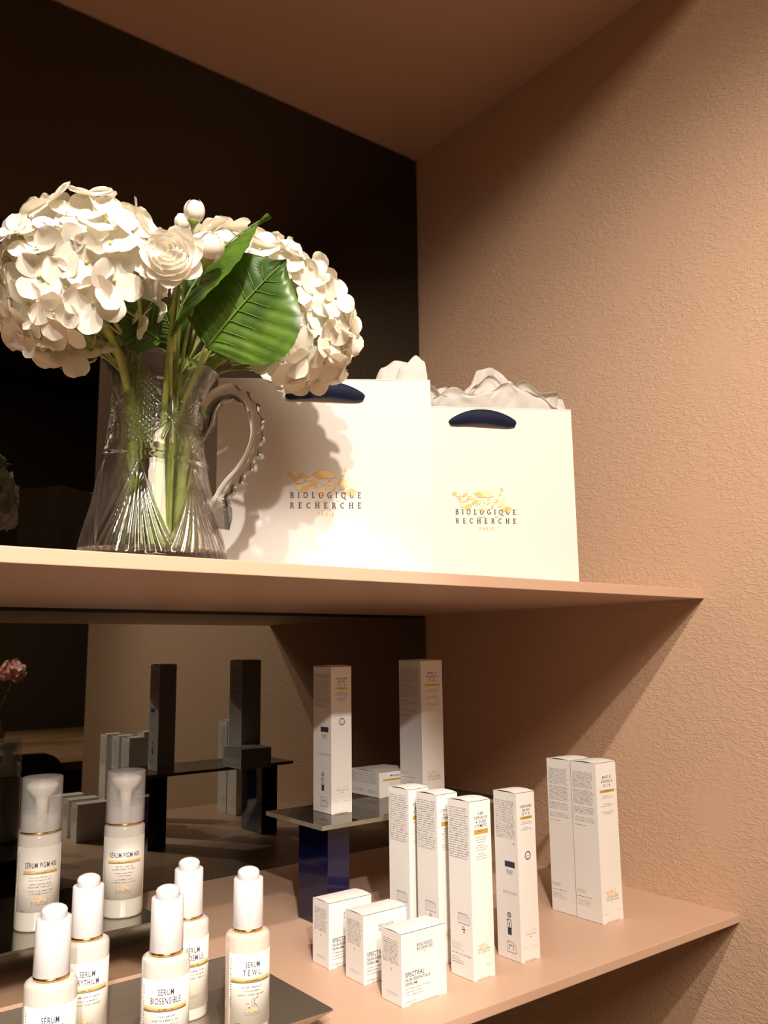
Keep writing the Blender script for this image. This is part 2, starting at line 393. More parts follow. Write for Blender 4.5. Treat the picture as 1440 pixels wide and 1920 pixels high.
def mirr(label, z0, z1, mm):
    o = thing('mirror_panel', label, 'mirror', (-1.0, .0, z0))
    obj('mirror_glass', B(-1.0, .9965, .0, .006, 0, z1-z0-.004), mm, o)
    obj('black_edge', B(-1.0, 1.0, .006, .012, -.0, z1-z0), mirror_edge, o)
mirr('tall dark smoked mirror behind the flowers and paper bags', ZM1, ZC, mirror_top)
mirr('low dark smoked mirror behind the boxes on the lower shelf', ZL1, ZM0, mirror)

# ------------------------------------------------------------------ cartons
def carton(label, near, w, d, h, kind, group=None, seed=0, z=ZL1, name='product_carton', rz=0):
    r = random.Random(seed)
    t = thing(name, label, 'box', (near[0]+w/2, near[1]+d/2, z), rz, group)
    bm = bmesh.new(); fw = .26*w
    box(bm, -w/2+.0003, w/2-.0003, -d/2+.0004, d/2, .0003, h-.0012)
    box(bm, -w/2, w/2, -d/2, -d/2+.0004, .0016, h-.0004)
    box(bm, -w/2, -w/2+fw*.7, -d/2, -d/2+.0004, 0, .0016); box(bm, w/2-fw*.7, w/2, -d/2, -d/2+.0004, 0, .0016)
    box(bm, -w/2, -w/2+.0003, -d/2+.0004, d/2, .0004, h-.0006); box(bm, w/2-.0003, w/2, -d/2+.0004, d/2, .0004, h-.0006)
    obj('carton_body', bm, card, t)
    # lid: hinged on the front edge, bulging slightly
    bm = bmesh.new(); n = 10; top = []; bot = []
    bul = .0016 if h > .08 else .0012
    for i in range(n+1):
        tt = i/n; y = -d/2+d*tt; zz = h-.0004+bul*math.sin(PI*tt)*.8
        top.append([bm.verts.new((x, y, zz)) for x in (-w/2, w/2)]); bot.append([bm.verts.new((x, y, zz-.0004)) for x in (-w/2, w/2)])
    for a, b, c, e in zip(top, top[1:], bot, bot[1:]):
        bm.faces.new((a[0], a[1], b[1], b[0])); bm.faces.new((c[0], e[0], e[1], c[1])); bm.faces.new((a[0], b[0], e[0], c[0])); bm.faces.new((a[1], c[1], e[1], b[1]))
    bm.faces.new((top[0][0], bot[0][0], bot[0][1], top[0][1])); bm.faces.new((top[-1][0], top[-1][1], bot[-1][1], bot[-1][0]))
    obj('lid_flap', bm, card_lid, t, smooth=False)
    F = lambda u, v, e=.0001: (-w/2+u, -d/2-e-.00005, v)
    Lf = lambda u, v, e=.0001: (-w/2-e-.00005, d/2-u, v)
    ti, gb, sp, sd, ic, pl, gb2 = (Sheet() for _ in range(7))
    def out():
        ti.build('title_print', ink, t, lambda u, v: F(u, v)); gb.build('gold_band', goldink, t, lambda u, v: F(u, v))
        gb2.build('band_print', greyink, t, lambda u, v: F(u, v, .0002))
        sp.build('front_text_print', greyink, t, lambda u, v: F(u, v)); sd.build('side_text_print', greyink, t, lambda u, v: Lf(u, v))
        ic.build('side_symbol_print', ink, t, lambda u, v: Lf(u, v)); pl.build('faint_code_print', paleink, t, lambda u, v: F(u, v))
    hh = h
    def title(lines, y, cap, lead, maxw):
        for ln in lines:
            ti.text(ln, w*.52, y, w=min(maxw, len(ln)*cap*.86), h=cap); y -= lead
        return y
    def bottle_icon(cx, cy, s):
        ic.ring(cx, cy+s*.95, s*.13, s*.2, 14); ic.path([(cx-s*.06, cy+s*.9), (cx+s*.08, cy+s*1.0)], s*.06)
        ic.path([(cx-s*.12, cy+s*.6), (cx-s*.2, cy+s*.45), (cx-s*.2, cy), (cx+s*.2, cy), (cx+s*.2, cy+s*.45), (cx+s*.1, cy+s*.6)], s*.05, True)
        ic.rect(cx-s*.2, cy-s*.5, cx+s*.2, cy+.01*s); ic.rect(cx-s*.05, cy+s*.2, cx+s*.03, cy+s*.42); ic.rect(cx-.06*s, cy+.08*s, cx+.05*s, cy+.15*s)
        ic.path([(cx-s*.28, cy+.62*s), (cx-.18*s, cy+.52*s)], s*.07)
    def round_icon(x0, y0, x1, y1, lw=.0003):
        rr = (x1-x0)*.45
        ic.path([(x0, y0), (x1, y0), (x1, y1-rr), (x1-rr*.35, y1-rr*.25), (x1-rr, y1), (x0, y1)], lw, True)
    if kind == 'slim_circle':
        sd.micro(.002, d-.0022, h*.945, h*.715, .00160, .00075, r, cw=.0009)
        ic.text('CE', d*.84, h*.685, h=.0013)
        bottle_icon(d*.54, h*.185, .0115); ic.text('V E', d*.52, h*.125, h=.0001)
        round_icon(d*.42, h*.045, d*.80, h*.105); ic.path([(d*.5, h*.06), (d*.5, h*.085), (d*.68, h*.085), (d*.68, h*.06)], .0005)
        sd.micro(d*.45, d*.8, h*.53, h*.50, .0007, .0005, r, align='c'); ic.rect(d*.42, h*.545, d*.85, h*.58)
        sd.micro(d*.3, d*.95, h*.40, h*.385, .0008, .0004, r)
        title(['CEE NOEN', 'EK ED', 'E Y S'], h*.905, .0021, .0033, w*.66)
        gb.rect(w*.2, h*.835, w*.84, h*.851); gb2.micro(w*.3, w*.75, h*.847, h*.84, .0013, .0009, r, align='c')
        sp.micro(w*.18, w*.86, h*.82, h*.795, .0015, .0007, r, align='c'); sp.micro(w*.18, w*.86, h*.785, h*.76, .0015, .0007, r, align='c')
        ic2 = Sheet(); ic2.ring(w*.53, h*.615, .0028, .0037, 30, sx=1.0); ic2.text('up', w*.53, h*.611, w=.0026, h=.0013); ic2.build('round_seal_print', ink, t, lambda u, v: F(u, v))
        g = Sheet(); g.micro(w*.25, w*.85, h*.178, h*.17, .0012, .0009, r, align='c'); g.build('gold_text_print', ochre, t, lambda u, v: F(u, v))
        sp.micro(w*.24, w*.86, h*.158, h*.15, .0012, .0008, r, align='c'); gb.rect(w*.48, h*.137, w*.6, h*.141)
        pl.micro(w*.15, w*.35, h*.085, h*.078, .001, .001, r); pl.micro(w*.58, w*.88, h*.085, h*.078, .001, .001, r)
    elif kind == 'slim_text':
        sd.micro(.0015, d-.0018, h*.955, h*.66, .00195, .00090, r, cw=.0010)
        ic.path([(d*.38, h*.30), (d*.38, h*.355), (d*.75, h*.355), (d*.86, h*.34), (d*.86, h*.30)], .0003, True)
        sd.micro(d*.42, d*.82, h*.35, h*.31, .0012, .0003, r)
        ic.ring(d*.6, h*.275, .0011, .0015, 16); ic.rect(d*.55, h*.265, d*.68, h*.27); ic.text('AB', d*.62, h*.25, h=.0014)
        sd.micro(d*.08, d*.75, h*.185, h*.14, .0017, .0004, r, align='l', fill=.5); ic.micro(d*.08, d*.95, h*.13, h*.115, .0017, .0009, r); sd.micro(d*.08, d*.8, h*.105, h*.07, .0019, .0008, r, align='l', fill=.4)
        title(['CEE', 'COEN & VUI', 'A CUSE', 'CTEMETC'], h*.915, .0024, .0034, w*.62)
        gb.rect(w*.2, h*.805, w*.86, h*.832); gb2.micro(w*.32, w*.72, h*.825, h*.812, .0013, .0010, r, align='c')
        sp.micro(w*.18, w*.86, h*.79, h*.755, .0020, .0008, r, align='c'); sp.micro(w*.18, w*.86, h*.745, h*.71, .0020, .0008, r, align='c'); sp.micro(w*.22, w*.82, h*.695, h*.66, .0020, .0008, r, align='c')
        logo(w*.5, h*.155, w*.55, t, lambda u, v, e=.0001: F(u, v, e))
        pl.micro(w*.12, w*.3, h*.07, h*.062, .001, .001, r); pl.micro(w*.6, w*.9, h*.078, h*.07, .001, .001, r)
    elif kind == 'wide_tall':
        y = h*.94
        for (a, b, pt) in ((.935, .83, .0014), (.82, .725, .0014), (.71, .66, .0015), (.645, .61, .0018)):
            sd.micro(.002, d-.0035, h*a, h*b, pt, .00070, r, cw=.0009)
        ic.micro(.0025, d*.55, h*.595, h*.585, .001, .0007, r)
        sd.micro(.002, d*.4, h*.185, h*.165, .0013, .0005, r); ic.micro(.002, d*.68, h*.145, h*.135, .0013, .0009, r); sd.micro(.002, d*.68, h*.12, h*.085, .002, .0006, r, fill=.6)
        title(['BVIC E', 'ECODIC S', 'C I E'], h*.895, .0026, .0042, w*.70)
        gb.rect(w*.16, h*.805, w*.88, h*.822); gb2.micro(w*.3, w*.75, h*.819, h*.811, .0013, .0010, r, align='c')
        for a in (.785, .735, .685): sp.micro(w*.18, w*.86, h*a, h*(a-.025), .0019, .0008, r, align='c')
        logo(w*.52, h*.145, w*.58, t, lambda u, v, e=.0001: F(u, v, e))
        pl.micro(w*.1, w*.25, h*.06, h*.053, .001, .001, r); pl.micro(w*.62, w*.92, h*.072, h*.065, .001, .001, r)
    elif kind == 'small':
        sd.micro(.003, d-.003, h*.88, h*.53, .00140, .0007, r, cw=.0009); ic.text('2', d*.5, h*.45, h=.0018)
        sd.micro(.006, d-.005, h*.155, h*.10, .0013, .0004, r)
        ti.text('SPECTRAL', w*.08, h*.385, w=w*.42, h=.0035, left=True, ang=0)
        ti.text('SKIN ESSENTIALS', w*.08, h*.325, w=w*.55, h=.0022, left=True); ti.text('SERUM', w*.08, h*.27, w=w*.25, h=.0020, left=True)
        sp.micro(w*.08, w*.62, h*.235, h*.10, .0024, .0009, r, align='l', fill=.7); sp.micro(w*.08, w*.35, h*.06, h*.04, .0024, .0009, r)
        d2 = Sheet(); serif_line(d2, 'BIOLOGIQUE', w*.52, h*.77, w*.36, .0022); serif_line(d2, 'RECHERCHE', w*.52, h*.715, w*.36, .0022); d2.build('name_print', ink, t, lambda u, v: F(u, v))
        gb.rect(w*.49, h*.685, w*.55, h*.692)
    elif kind == 'cube':
        sd.micro(.002, d-.003, h*.92, h*.48, .00160, .0007, r, cw=.0010); sd.micro(.003, d*.5, h*.25, h*.13, .0011, .0004, r); sd.micro(d*.6, d-.002, h*.24, h*.1, .0018, .0007, r)
        ti.text('MASQUE', w*.5, h*.78, w=w*.34, h=.0022); gb.rect(w*.12, h*.63, w*.88, h*.70); gb2.micro(w*.3, w*.75, h*.685, h*.65, .002, .0010, r, align='c')
        sp.micro(w*.2, w*.8, h*.56, h*.40, .0018, .0007, r, align='c')
        pl.micro(w*.1, w*.3, h*.12, h*.09, .001, .001, r)
    out()
    return t
SLW, SLD, SLH = .0250, .0285, .144
GRP = 'slim white cartons in the front row'
carton('slim white carton behind, left of the two other slim cartons in its row', (-.3340, -.3570), SLW, .030, SLH, 'slim_text', GRP, 1)
carton('slim white carton in the middle of the row of three slim text-covered cartons', (-.3345, -.3975), SLW, SLD, SLH, 'slim_text', GRP, 2)
carton('slim white carton standing frontmost in the row of three, whole front visible', (-.3375, -.4430), SLW, .0275, SLH, 'slim_text', GRP, 3)
carton('slim white carton with a round black seal standing directly on the lower shelf', (-.2757, -.4390), .0240, SLD, SLH, 'slim_circle', None, 4)
carton('wide tall white carton nearest the textured wall, front of the touching pair', (-.1345, -.4170), .0330, .0325, .156, 'wide_tall', 'pair of tall white cartons by the wall', 5)
carton('tall white carton tucked behind its twin beside the textured wall', (-.1335, -.3830), .0330, .0325, .156, 'wide_tall', 'pair of tall white cartons by the wall', 6)
carton('small flat white carton, rearmost of the three by the blue pedestal', (-.4140, -.3420), .0465, .0255, .0545, 'small', 'three small white cartons in a stepped row', 7)
carton('small flat white carton in the middle of the three-carton stepped row', (-.4120, -.3900), .0465, .0255, .0545, 'small', 'three small white cartons in a stepped row', 8)
carton('small flat white carton in front, its whole printed face uncovered', (-.4160, -.4450), .0465, .0255, .0535, 'small', 'three small white cartons in a stepped row', 9)
ZS = -.165
carton('slim white carton with round seal standing on the smoked glass slab', (-.3402, -.2385), .0262, .034, .1515, 'slim_circle', None, 10, z=ZS)
carton('low cube-shaped white carton on the glass slab between two tall ones', (-.2418, -.1920), .0500, .0560, .0290, 'cube', None, 11, z=ZS)
TALL2 = carton('tallest white carton on the right of the glass slab, top in shade', (-.2110, -.2330), .0330, .0400, .1560, 'wide_tall', None, 12, z=ZS)

# glass slab on two blue pedestals
o = thing('glass_slab', 'thin smoked glass slab laid across the blue acrylic pedestals', 'glass shelf', (-.2550, -.2285, ZS-.0042))
hw, hd = .126, .0535
obj('slab_plate', B(-hw+.0008, hw-.0008, -hd+.0008, hd-.0008, 0, .0042), slab_m, o)
bm = bmesh.new(); box(bm, -hw, hw, -hd, -hd+.0008, 0, .0042); box(bm, -hw, hw, hd-.0008, hd, 0, .0042); box(bm, -hw, -hw+.0008, -hd+.0008, hd-.0008, 0, .0042); box(bm, hw-.0008, hw, -hd+.0008, hd-.0008, 0, .0042)
obj('ground_edge', bm, slab_edge, o)
def pedestal(label, x0, x1, y0, y1):
    o = thing('acrylic_pedestal', label, 'pedestal', ((x0+x1)/2, (y0+y1)/2, ZL1)); a, b = (x1-x0)/2, (y1-y0)/2; h = ZS-.0042-ZL1
    obj('pedestal_block', B(-a, a, -b, b, 0, h, bev=.0005), blue, o)
    g = Sheet(); g.line(-a+.001, h-.0125, a-.001, h-.0115, .00035); g.build('seam_line', mirror_edge, o, lambda u, v: (u, -b-.0001, v))
pedestal('glossy cobalt blue acrylic block under the left end of the glass slab', -.3540, -.3270, -.2516, -.1975)
pedestal('glossy cobalt blue acrylic block under the right end, hidden by cartons', -.1770, -.1500, -.2516, -.1875)

# ------------------------------------------------------------------ trays
def metal_tray():
    x0, x1, y0, y1 = -.80, -.483, -.452, -.300; zr = .0165; ins = .021
    t = thing('metal_tray', 'shallow brushed metal tray with sloping rim holding the dropper bottles', 'tray', ((x0+x1)/2, (y0+y1)/2, ZL1))
    hx, hy = (x1-x0)/2, (y1-y0)/2
    def rr(hx, hy, r, z, n=6):
        out = []
        for cx, cy, a0 in ((hx-r, hy-r, 0), (-hx+r, hy-r, 90), (-hx+r, -hy+r, 180), (hx-r, -hy+r, 270)):
            for i in range(n+1):
                a = math.radians(a0+90*i/n); out.append((cx+r*math.cos(a), cy+r*math.sin(a), z))
        return out
    bm = bmesh.new()
    lv = [rr(hx-ins, hy-ins, .006, 0), rr(hx-.0004, hy-.0004, .004, zr), rr(hx, hy, .004, zr+.0004), rr(hx-.0006, hy-.0006, .004, zr+.0008), rr(hx-.0016, hy-.0016, .004, zr+.0004), rr(hx-ins-.002, hy-ins-.002, .005, .0026), rr(hx-ins-.006, hy-ins-.006, .005, .0018)]
    R = [[bm.verts.new(p) for p in l] for l in lv]
    for a, b in zip(R, R[1:]):
        n = len(a)
        for i in range(n):
            f = bm.faces.new((a[i], a[(i+1) % n], b[(i+1) % n], b[i])); f.smooth = True
    bm.faces.new(R[0][::-1]); bm.faces.new(R[-1])
    obj('tray_pan', bm, tray_m, t)
metal_tray()
ZR = ZL1+.040
def riser():
    x0, x1, y0, y1 = -1.05, -.523, -.2440, -.082
    t = thing('metal_riser', 'polished metal display riser under the two pump bottles', 'display riser', ((x0+x1)/2, (y0+y1)/2, ZL1)); hx, hy = (x1-x0)/2, (y1-y0)/2
    obj('riser_top', B(-hx, hx, -hy, hy, .0385, .040, bev=.0004), riser_m, t)
    obj('riser_front', B(-hx, hx, -hy, -hy+.0015, 0, .0385), riser_m, t)
    obj('riser_side', B(hx-.0015, hx, -hy+.0015, hy, 0, .0385), riser_m, t)
riser()

# ------------------------------------------------------------------ bottles
def facing(p, off):
    return math.atan2(CP.x-p[0], -(CP.y-p[1]))+math.radians(off)
def cyl(R):
    return lambda u, v, e=.0001: ((R+e)*math.sin(u/R), -(R+e)*math.cos(u/R), v)
def label_patch(name, R, u0, u1, v0, v1, m, parent, e=.00012, n=24):
    bm = bmesh.new(); a = []
    for i in range(n+1):
        th = (u0+(u1-u0)*i/n)/R
        a.append([bm.verts.new((rr*math.sin(th), -rr*math.cos(th), z)) for rr, z in ((R+e, v0), (R+e, v1), (R-.0002, v1), (R-.0002, v0))])
    for p, q in zip(a, a[1:]):
        for k in range(4):
            f = bm.faces.new((p[k], p[(k+1) % 4], q[(k+1) % 4], q[k])); f.smooth = k in (0, 2)
    bm.faces.new(a[0]); bm.faces.new(a[-1][::-1])
    return obj(name, bm, m, parent)
def dropper(label, p, off, lines, body_m, seed, extra=False):
    r = random.Random(seed); H = .1135; R = .0160
    t = thing('dropper_bottle', label, 'bottle', (*p, ZL1+.0018), facing(p, off), 'white dropper serum bottles on the metal tray')
    hb = H-.0445
    obj('bottle_body', L([(.0005, 0), (R-.002, 0), (R-.0006, .0006), (R, .002), (R, hb-.0025), (R-.0006, hb-.001), (R-.0022, hb), (.0118, hb+.0004)], 72), body_m, t)
    obj('brass_ring', L([(.0105, hb+.0004), (.0111, hb+.0006), (.0111, hb+.0024), (.0105, hb+.0026)], 64), goldmetal, t)
    z1 = H-.0082
    obj('cap_sleeve', L([(.0109, hb+.0026), (.0112, hb+.0030), (.0108, z1-.0005), (.0104, z1), (.0080, z1-.0004)], 64), cap_white, t)
    obj('pump_button', L([(.0080, z1-.0008), (.0081, z1+.0034), (.0081, z1+.0039), (.0079, z1+.0046), (.0071, z1+.0058), (.0057, z1+.0067), (.0040, z1+.0074), (.0020, z1+.0078), (.0002, z1+.0079)], 56), cap_white, t)
    c = cyl(R+.00015)
    lt, lb = hb-.0120, .0085
    label_patch('paper_label', R, -.0185, .026, lb, lt, label_white, t)
    ti, gb, sp, gp, pl = (Sheet() for _ in range(5))
    v = lt-.0092
    for s, wd in lines:
        ti.text(s, 0, v, w=wd, h=.0040); v -= .0053
    ti.build('title_print', ink, t, lambda u, vv: c(u, vv))
    bt = v+.0040
    label_patch('gold_band', R+.00012, -.0170, .0160, bt-.0036, bt, goldband, t, e=.00010)
    gp.micro(-.006, .006, bt-.0012, bt-.0026, .0013, .0013, r, align='c'); gp.build('band_print', mat_brown, t, lambda u, vv: c(u, vv, .0003))
    y = bt-.0058
    for k in range(3):
        sp.micro(-.011, .011, y, y-.0011, .002, .0011, r, align='c'); y -= .0025
    if extra:
        y -= .001
        sp.path([(-.0004, y-.006), (-.0004, y), (.0012, y+.0008), (.0012, y-.005)], .0002, True); sp.path([(.0012, y-.002), (.004, y+.0015), (.0042, y)], .0003); sp.path([(.0015, y-.003), (.0035, y-.005)], .0004); sp.rect(-.0045, y-.003, -.0025, y-.0026); sp.rect(-.003, y-.0058, -.0015, y-.0052)
        y -= .009
    else: y -= .0045
    sp.build('small_text_print', greyink, t, lambda u, vv: c(u, vv))
    logo(0, lb+.0088, .0100, t, lambda u, vv, e=.0001: c(u, vv, e))
    pl.micro(-.012, -.009, lb+.003, lb+.0021, .001, .0009, r); pl.build('volume_print', greyink, t, lambda u, vv: c(u, vv))
    # side print near the seam
    s2 = Sheet(); s2.micro(-.0178, -.0160, lt-.003, lb+.012, .0017, .0012, r, cw=.0006); s2.build('side_text_print', greyink, t, lambda u, vv: c(u, vv))
    return t
mat_brown = mat('brown_ink', (0.16, 0.07, 0.02), 0.6)
Z0 = ZL1
dropper('white dropper bottle reading SÉRUM ERYTHROS, frontmost at the left', (-.6735, -.4120), 2, [('SÉRUM', .0105), ('ERYTHROS', .0165)], glass_cream, 31)
dropper('white dropper bottle with half-hidden title, just behind the ERYTHROS one', (-.6300, -.3500), 6, [('SÉRUM', .0105), ('ERYTHIUM', .0165)], glass_cream, 32)
dropper('white dropper bottle reading SÉRUM BIOSENSIBLE, centre front of the tray', (-.5985, -.4165), 2, [('SÉRUM', .0105), ('BIOSENSIBLE', .0205)], glass_cream, 33)
dropper('white dropper bottle at the back of the tray, behind the BIOSENSIBLE one', (-.5525, -.3525), 16, [('SÉRUM', .0105), ('T.BIDEM.LE.', .0185)], glass_cream, 34)
dropper('rosy dropper bottle reading T.E.W.L., rightmost on the metal tray', (-.5310, -.4080), 14, [('SÉRUM', .0105), ('T.E.W.L.', .0140)], glass_rose, 35, True)
def airless(label, p, off, seed):
    r = random.Random(seed); H = .126; R = .0180; hb = .0785
    t = thing('pump_bottle', label, 'bottle', (*p, ZR), facing(p, off), 'pump bottles with frosted caps on the riser')
    obj('bottle_body', L([(.0005, 0), (R-.002, 0), (R-.0006, .0006), (R, .002), (R, hb-.002), (R-.0005, hb-.0008), (R-.002, hb), (.013, hb+.0003)], 72), glass_cream, t)
    obj('brass_ring', L([(.0150, hb+.0003), (.0158, hb+.0004), (.0158, hb+.0018), (.0150, hb+.002)], 64), goldmetal, t)
    obj('frosted_collar', L([(.0158, hb+.0022), (.0158, hb+.0170), (.0150, hb+.0172), (.0150, hb+.0022)], 64, cap0=False, cap1=False), frost, t)
    pm = obj('pump_head', L([(.0050, hb+.002), (.0050, hb+.026), (.0062, hb+.030), (.0115, hb+.0350), (.0132, hb+.0385), (.0134, hb+.0410), (.0100, hb+.0430), (.0005, hb+.0434)], 48), pump_m, t)
    obj('frosted_cap', L([(.0172, hb+.0022), (.0172, H-.0012), (.0168, H-.0003), (.0160, H), (.0004, H)], 72, cap0=False, cap1=False), frost, t)
    c = cyl(R+.00015); lt, lb = hb-.0095, .0160
    label_patch('paper_label', R, -.0240, .0235, lb, lt, label_white, t)
    ti, gp, sp, pl = (Sheet() for _ in range(4))
    v = lt-.0170
    ti.text('SÉRUM PIGM 400', 0, v, w=.0275, h=.0044); ti.build('title_print', ink, t, lambda u, vv: c(u, vv))
    bt = v-.0022
    label_patch('gold_band', R+.00012, -.0160, .0160, bt-.0030, bt, goldband, t, e=.0001)
    gp.micro(-.006, .006, bt-.0010, bt-.0022, .0013, .0012, r, align='c'); gp.build('band_print', mat_brown, t, lambda u, vv: c(u, vv, .0003))
    y = bt-.0050
    for k in range(6):
        sp.micro(-.0115, .0115, y, y-.0011, .002, .0011, r, align='c'); y -= .0023+(.0009 if k % 2 else 0)
    sp.build('small_text_print', greyink, t, lambda u, vv: c(u, vv))
    logo(0, lb+.0070, .0135, t, lambda u, vv, e=.0001: c(u, vv, e))
    pl.micro(-.016, -.0125, lb+.002, lb+.0011, .001, .0009, r); pl.build('volume_print', greyink, t, lambda u, vv: c(u, vv))
    s2 = Sheet(); s2.micro(-.0230, -.0212, lt-.004, lb+.006, .0017, .0012, r, cw=.0006); s2.build('side_text_print', greyink, t, lambda u, vv: c(u, vv))
airless('pump bottle with frosted cap on the riser, left of its twin', (-.6180, -.1900), 7, 41)
airless('pump bottle with frosted cap on the riser, right of its twin', (-.5460, -.2020), 3, 42)

# ------------------------------------------------------------------ paper bags
BW, BD, BH = .194, .075, .1855
def paper_bag(label, TR, ang, hb, grp):
    """TR = world xy of the right front corner"""
    d = Vector((math.cos(ang), math.sin(ang))); n = Vector((-d.y, d.x))
    c = Vector(TR)-d*(BW/2)+n*(BD/2)
    t = thing('paper_bag', label, 'bag', (c.x, c.y, ZM1), ang, grp)
    hx, hy = BW/2, BD/2; th = .0006
    bm = bmesh.new()
    # outer shell: four walls with gusset crease on the sides, open top
    def wall(pts):
        bm.faces.new([bm.verts.new(p) for p in pts])
    ring = [(-hx, -hy), (0, -hy), (hx, -hy), (hx-.006, 0), (hx, hy), (0, hy), (-hx, hy), (-hx+.006, 0)]
    ringb = [(-hx, -hy), (0, -hy), (hx, -hy), (hx, 0), (hx, hy), (0, hy), (-hx, hy), (-hx, 0)]
    N = 8; rows = []
    for i in range(N+1):
        s = i/N; z = hb*s
        rows.append([bm.verts.new((a[0]*s**1.5+b[0]*(1-s**1.5), (a[1]*s+b[1]*(1-s)), z)) for a, b in zip(ring, ringb)])
    for a, b in zip(rows, rows[1:]):
        for k in range(8): bm.faces.new((a[k], a[(k+1) % 8], b[(k+1) % 8], b[k]))
    bm.faces.new(rows[0][::-1])
    bmesh.ops.recalc_face_normals(bm, faces=bm.faces)
    bmesh.ops.solidify(bm, geom=bm.faces[:], thickness=th)
    bmesh.ops.recalc_face_normals(bm, faces=bm.faces)
    obj('bag_body', bm, bag_paper, t)
    obj('board_front_edge', B(-hx, hx, -hy-.0003, -hy+.0011, hb-.0006, hb+.0004, bev=.0002), bag_paper, t)
    F = lambda u, v, e=.0001: (u, -hy-.0004-e, v)
    logo(.0005, hb*.385, .0640, t, lambda u, v, e=.0001: F(u, v, e))
    # ribbon flopping over the front panel
    bm = bmesh.new(); n = 36; W2 = .0365; g = []
    for i in range(n+1):
        s = i/n; x = -W2+2*W2*s; env = math.sin(PI*s)**.42
        top = hb-.0155+.0135*math.sin(PI*min(1, s*1.0))**.8*(.95-.1*s); wd = .0155*env+.0006
        row = []
        for j in range(9):
            q = j/8; zz = top-wd*q*(1+.10*(s-.5)); yy = -hy-.0012-(.0075*env)*(math.sin(PI*(.25+.65*q)))-.0006*math.sin(9*s+3*q)
            row.append(bm.verts.new((x, yy, zz)))
        g.append(row)
    for a, b in zip(g, g[1:]):
        for j in range(8):
            f = bm.faces.new((a[j], b[j], b[j+1], a[j+1])); f.smooth = True
    bmesh.ops.solidify(bm, geom=bm.faces[:], thickness=.0007)
    obj('ribbon_handle', bm, navy, t)
    return t
bag1 = paper_bag('ivory paper bag with navy ribbon partly behind the flowers, the nearer one', (-.3590, -.4290), math.radians(-33.9), .1835, 'ivory paper shopping bags')
bag2 = paper_bag('ivory paper bag with navy ribbon beside the wall, partly behind the other bag', (-.1610, -.4300), math.radians(-30.9), .1885, 'ivory paper shopping bags')

def tissue_sheet(bm, outline, z0, y0, y1, seed, amp=.006, nv=26, nu=70, curl=.0):
    """outline: list of (x, z) along the top edge; rises from z0"""
    def top(s):
        x = outline[0][0]+(outline[-1][0]-outline[0][0])*s
        for a, b in zip(outline, outline[1:]):
            if a[0] <= x <= b[0]+1e-9:
                k = (x-a[0])/max(1e-6, b[0]-a[0]); k = k*k*(3-2*k); return x, a[1]+(b[1]-a[1])*k
        return x, outline[-1][1]
    g = []
    off = Vector((seed*3.1, seed*1.7, 0))
    for i in range(nu+1):
        s = i/nu; x, zt = top(s); row = []
        for j in range(nv+1):
            q = j/nv
            p = Vector((x*24, q*1.7+seed, 0))+off
            n1 = noise.noise(p*1.0); n2 = noise.noise(p*2.3+Vector((7, 3, 1)))
            rid = (1-2*abs(n1))*.6+(1-2*abs(n2))*.4
            e = math.sin(PI*min(1, q*1.1)); 
            zz = z0+(zt-z0)*math.sin(q*PI/2)**.8+.0012*n2*q
            yy = y0+(y1-y0)*q+amp*rid*(.35+.65*q)+curl*max(0, q-.6)**2
            row.append(bm.verts.new((x+.0035*n2*q, yy, zz)))
        g.append(row)
    for a, b in zip(g, g[1:]):
        for j in range(nv):
            f = bm.faces.new((a[j], b[j], b[j+1], a[j+1])); f.smooth = True
def bag_xy(bag, dx, dy=0):
    return bag.matrix_basis @ Vector((dx, dy, 0))
def tissue_paper(label, bag, hb, outs):
    t = thing('tissue_paper', label, 'tissue paper', bag.location+Vector((0, 0, hb-.03)), bag.rotation_euler.z)
    for k, (ol, y0, y1, amp, curl) in enumerate(outs):
        bm = bmesh.new(); tissue_sheet(bm, ol, -.02, y0, y1, k*1.37+len(outs), amp, curl=curl)
        bmesh.ops.solidify(bm, geom=bm.faces[:], thickness=.00015)
        obj('tissue_sheet', bm, tissue, t)
# bag 2: outline measured from the bag centre (x) and from 3 cm under its rim (z)
e = .03
tissue_paper('crumpled white tissue paper billowing out of the bag beside the wall', bag2, .1885, [
    ([(-.090, e+.010), (-.058, e+.020), (-.048, e+.030), (-.030, e+.034), (-.018, e+.020), (-.006, e+.034), (.006, e+.054), (.022, e+.058), (.042, e+.044), (.060, e+.028), (.075, e+.020), (.088, e+.012)], .005, -.006, .007, .02),
    ([(-.088, e+.004), (-.055, e+.026), (-.040, e+.016), (-.020, e+.012), (.0, e+.030), (.012, e+.040), (.035, e+.026), (.050, e+.036), (.070, e+.022), (.089, e+.024)], -.010, -.028, .008, -.02),
    ([(-.050, e+.012), (-.030, e+.024), (-.010, e+.016), (.010, e+.020), (.030, e+.030), (.050, e+.022), (.066, e+.018), (.086, e+.004)], -.022, -.034, .005, .0),
    ([(.036, e+.004), (.050, e+.020), (.066, e+.026), (.085, e+.029), (.102, e+.026), (.1095, e+.012)], .004, .010, .006, .01)])
tissue_paper('small tuft of white tissue paper rising from the bag behind the flowers', bag1, .1835, [
    ([(.034, e+.002), (.046, e+.012), (.058, e+.030), (.070, e+.037), (.084, e+.035)], .0, .010, .004, .01),
    ([(.066, e+.010), (.076, e+.028), (.088, e+.038), (.0955, e+.033), (.0975, e+.022)], -.008, .0, .003, .0),
    ([(-.02, e+.002), (.0, e+.008), (.02, e+.010), (.04, e+.005)], .010, .016, .004, .0)])

